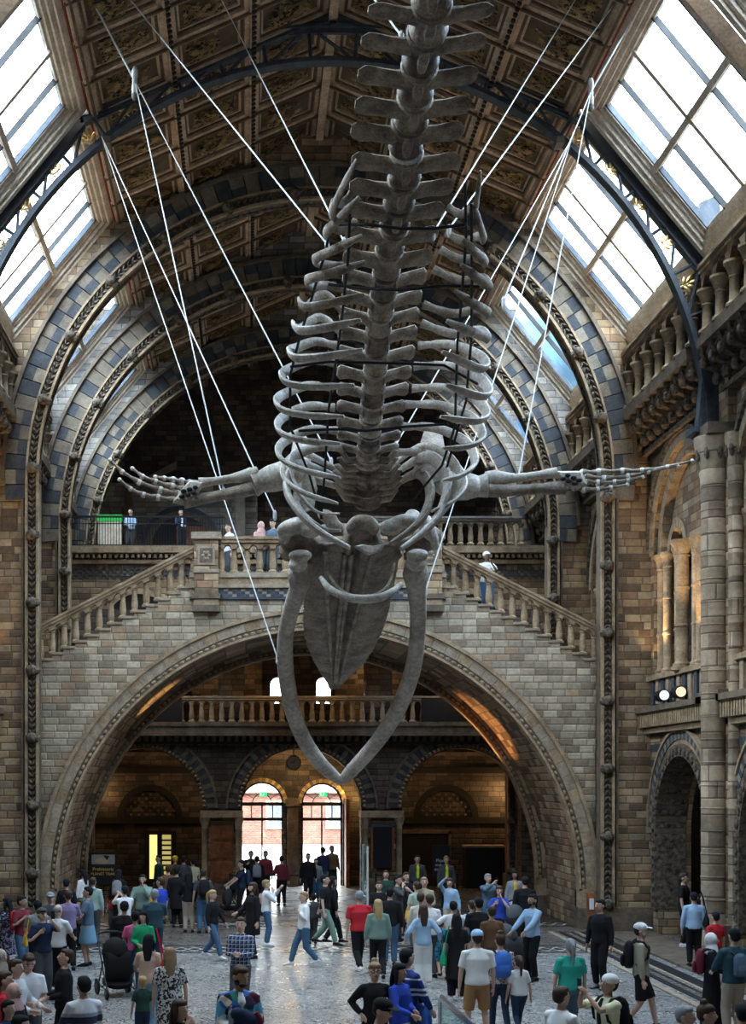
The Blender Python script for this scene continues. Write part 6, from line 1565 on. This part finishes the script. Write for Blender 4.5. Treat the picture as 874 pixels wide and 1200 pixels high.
# ---- right side
P(624,1048,1.82,60,'bearded man in a pale blue shirt pushing a grey pushchair',('long','lblue'),('trousers','black'),('short','black'),('push','push'),beard=True,skin='b')
stroller(at(638,1100,26).x, 29.6, .5,'dgrey','grey hooded pushchair with a mesh basket in the right crowd','dgrey')
stroller(at(645,1075,30).x, 34.2, -.4,'black','dark pushchair with raised hood behind the man in pale blue','dgrey')
P(703,1054,1.80,45,'man in a black shirt and black trousers standing alone by the pier',('long','black'),('trousers','black'),('short','black'),('down','down'),skin='b',shoe='grey',yaw=15)
P(668,1100,1.68,172,'woman in a bright green t-shirt with a long dark ponytail from behind',('tee','teal'),('trousers','slate'),('pony','grey'),('down','down'),build=1.2)
P(658,1156,1.74,-120,'balding man in a white jumper with glasses at the bottom right',('long','white'),('trousers','dgrey'),('short','brown'),('front','front'),glasses=True,build=1.12)
r=P(712,1142,1.76,70,'man in a white cap and dark vest over pale yellow shirt taking a photo',('tee','pale'),('trousers','dgrey'),('capback','white'),('phone','phone'),skin='b',pitch=-10,inner='black'); phone(r,-1,'phone held up by the man in the white cap and dark vest'); backpack(r,'black','black backpack on the man taking a photo in a white cap')
r=P(751,1082,1.80,-75,'young man in a white cap, beige jacket and black shorts walking right',('long','khaki'),('shorts','black'),('cap','white'),('down','down'),legs='walk2'); backpack(r,'black','black backpack on the young man in the beige jacket')
P(801,1037,1.84,-60,'man in a black t-shirt beside the side arch column',('tee','black'),('trousers','black'),('short','brown'),('down','down'),shoe='white',Yd=34.6,zf=.05)
P(828,1048,1.70,20,'woman with pale blonde hair in black in the side arch',('long','black'),('trousers','black'),('long','blonde'),Yd=33.6,zf=.05)
r=P(813,1059,1.66,190,'person in a light denim jacket with black trousers by the side arch',('long','lblue'),('trousers','black'),('short','black'),Yd=30.9,zf=.05); handbag(r,'black','black leather bag on the person in the light denim jacket',-1,1.3,.95)
P(838,1069,1.5,160,'child in a red top behind the white headscarf',('tee','red'),('trousers','black'),('short','black'))
r=P(834,1093,1.66,-70,'woman in a white headscarf and long black dress looking at a phone',('longdress','black'),('none',''),('hijab','white'),('front','front')); phone(r,-1,'phone held by the woman in the white headscarf'); backpack(r,'maroon','maroon backpack on the woman in the white headscarf')
r=P(860,1088,1.80,170,'man in a dark teal jacket and beige trousers from behind at right',('long','dteal'),('trousers','beige'),('short','black'),('front','front'),build=1.1); backpack(r,'slate','slate blue backpack on the man in beige trousers',.8)
P(803,1179,1.68,-60,'grey-haired person low at the bottom right corner',('long','dgrey'),('trousers','dgrey'),('short','grey'))
P(828,1177,1.68,-70,'brown-haired woman low at the bottom right corner',('long','brown'),('trousers','dgrey'),('bun','brown'))
P(870,1176,1.70,180,'dark-haired person cut off by the bottom right corner',('long','black'),('trousers','dgrey'),('short','black'))
P(576,1062,1.7,170,'person in a dark brown jacket in the middle of the right crowd',('long','brown'),('trousers','dgrey'),('short','brown'))
P(476,1022,1.72,-20,'person in black near the display board pier',('long','black'),('trousers','black'),('short','brown'))
# ---- upper gallery and landing
P(153,596,1.60,10,'man in a pale blue shirt leaning at the upper gallery rail',('long','lblue'),('trousers','dgrey'),('short','black'),('belly','belly'),Yd=50.6,zf=12.56)
P(212,597,1.60,-30,'man in a dark suit and white shirt on the upper gallery',('long','navy'),('trousers','black'),('short','black'),('front','belly'),Yd=50.7,zf=12.56,inner='white')
P(268,603,1.76,60,'person in a white top beside the left landing pier',('tee','white'),('trousers','dgrey'),('short','brown'),Yd=41.2,zf=10.1)
P(306,603,1.74,-20,'woman with a pink scarf leaning on the landing balustrade',('long','pink'),('trousers','dgrey'),('hijab','pink'),('belly','belly'),Yd=40.7,zf=10.1)
P(320,604,1.78,30,'dark-haired man in a slate jacket leaning on the landing balustrade',('long','slate'),('trousers','dgrey'),('short','black'),('front','front'),Yd=40.6,zf=10.1,pitch=15)
P(570,642,1.88,-10,'man in a white cap and white t-shirt on the right stair flight',('tee','white'),('trousers','jeans'),('cap','white'),('down','chin'),Yd=40.3,zf=8.99,skin='d')
# ---- signs, barriers
def easel(px, py, Y, w, h, label, lines):
    p = at(px, py, Y); t = empty('notice_stand', (p.x, Y, 0)); tag(t, label, 'sign'); z0 = p.z-h/2
    b = MB(); b.box(-w/2,w/2,-.02,.02,z0,z0+h,M['black']); b.build('panel', None, t)
    b = MB(); b.tube([(-w*.35,.02,z0+.1),(-w*.4,.12,0)],.015,6,M['black']); b.tube([(w*.35,.02,z0+.1),(w*.4,.12,0)],.015,6,M['black']); b.tube([(0,.03,z0+h*.5),(0,.4,0)],.015,6,M['black']); b.build('stand', None, t)
    for (txt, zz, sz, col) in lines:
        cu = bpy.data.curves.new('lettering', 'FONT'); cu.body = txt; cu.size = sz; cu.align_x = 'CENTER'; cu.extrude = .002
        q_ = bpy.data.objects.new('t', cu); COL.objects.link(q_); me_ = bpy.data.meshes.new_from_object(q_.evaluated_get(bpy.context.evaluated_depsgraph_get())); bpy.data.objects.remove(q_); me_.materials.clear(); me_.materials.append(col)
        o = bpy.data.objects.new('lettering', me_); COL.objects.link(o); o.parent = t; o.location = (0,-.025,z0+zz*h); o.rotation_euler = (PI/2,0,0)
og = flat((.75,.45,.12), .6, name='orange_ink'); wk = flat((.7,.7,.7), .6, name='white_ink')
easel(121,1018,43,.85,1.0,'dark notice stand with orange lettering in the left entrance recess',[('Prehistoric',.44,.15,og),('PLANET TRAIL',.30,.12,og)])
easel(517,1010,48,.62,1.15,'black notice stand with white lettering between the stewards',[('Please',.50,.15,wk),('make a',.37,.15,wk),('donation',.24,.14,wk)])
b = MB(); b.box(-.36,.36,-.03,-.02,0,.3,flat((.30,.27,.24),.7,name='poster_picture')); b.ell((-.05,-.035,.1),(.22,.01,.09),None,8,5,flat((.45,.33,.25),.7,name='poster_rock')); b.prism([(.0,-.04,.28),(.12,-.04,.12),(.2,-.04,.26)],(0,.01,0),M['void'])
p_ = [o for o in bpy.data.objects if o.name.startswith('notice_stand') and o.type == 'EMPTY'][0]
o = b.build('poster_picture', None, p_, loc=(0,0,at(121,1018,43).z+.5-.36))
# retractable barriers near the doors
def barrier(x, y, lab):
    t = empty('barrier_post', (x, y, 0)); tag(t, lab, 'barrier post'); b = MB(); b.lathe((0,0,0), [(.17,0),(.17,.03),(.03,.05),(.03,.95),(.045,.96),(.045,1.02),(.02,1.03)], 12, M['black']); b.build('post', None, t, True)
    return t
for x, lab in ((-2.6,'black barrier post left of the left entrance door'), (.0,'black barrier post between the entrance doors'), (2.4,'black barrier post right of the right entrance door'), (5.2,'black barrier post in the right entrance recess')): barrier(x, 47.4, lab)
b = MB(); b.box(-2.6,0,47.38,47.42,.93,.98,M['black']); b.m and tag(b.build('barrier_belt'), 'black belt stretched between posts before the left entrance door', 'barrier belt')
b = MB(); b.box(2.4,5.2,47.38,47.42,.93,.98,M['black']); tag(b.build('barrier_belt'), 'black belt stretched between posts before the right recess', 'barrier belt')
# glass stair rail at bottom, glass screen by the doors
t = empty('glass_railing', tuple(at(566,1180,17.0))); t.location.z = 0; tag(t, 'glass panel railing with a steel handrail at the bottom centre', 'railing')
gm = glass('rail_glass', (.75,.88,.86), .12); stl = flat((.45,.46,.47), .25, .9, name='brushed_steel')
b = MB(); b.hexa([(-.1,3.0,.05),(.05,-2.0,.05),(.07,-2.0,.05),(-.08,3.0,.05),(-.1,3.0,1.0),(.05,-2.0,1.0),(.07,-2.0,1.0),(-.08,3.0,1.0)], gm); b.build('glass_panel', None, t)
b = MB(); b.tube([(-.1,3.1,.1),(-.1,3.1,.98),(-.09,3.0,1.06),(.06,-2.0,1.06),(.06,-2.1,.95),(.06,-2.1,.1)], [(.03,.06)]*6, 10, stl, True); b.build('handrail', None, t, True)
t = empty('glass_screen', (at(428,1030,44).x, 44, 0)); tag(t, 'upright narrow glass screen with pale edges right of the entrance doors', 'glass screen')
b = MB(); b.box(-.01,.01,-.8,.8,.05,2.1,gm); b.build('glass_panel', None, t); 
for sg in (-1,1):
    b = MB(); b.box(-.03,.03,sg*.82-.02,sg*.82+.02,0,2.15,wk); b.build('edge', None, t)
# green banner and white board on the gallery at left
p = at(129,603,50.6); t = empty('exhibit_banner', (p.x, 50.6, 12.55)); tag(t, 'white display board topped by a green illuminated sign on the upper gallery', 'sign')
b = MB(); b.box(-.42,.42,-.03,.03,0,1.15,M['frame']); b.build('board', None, t); b = MB(); b.box(-.45,.45,-.05,.05,1.15,1.38,emit('green_sign',(.02,.6,.1),.28)); b.build('illuminated_sign', None, t)
# timber post with notices by the right arch foot
p = at(690,1090,37.9); t = empty('timber_post', (p.x, 37.7, 0)); tag(t, 'orange-brown timber post with small notices at the right foot of the bridge', 'post')
b = MB(); b.box(-.09,.09,-.09,.09,0,1.15,M['wood']); b.build('post', None, t); b = MB(); b.box(-.06,.06,-.11,-.09,.7,1.0,wk); b.build('notice', None, t)
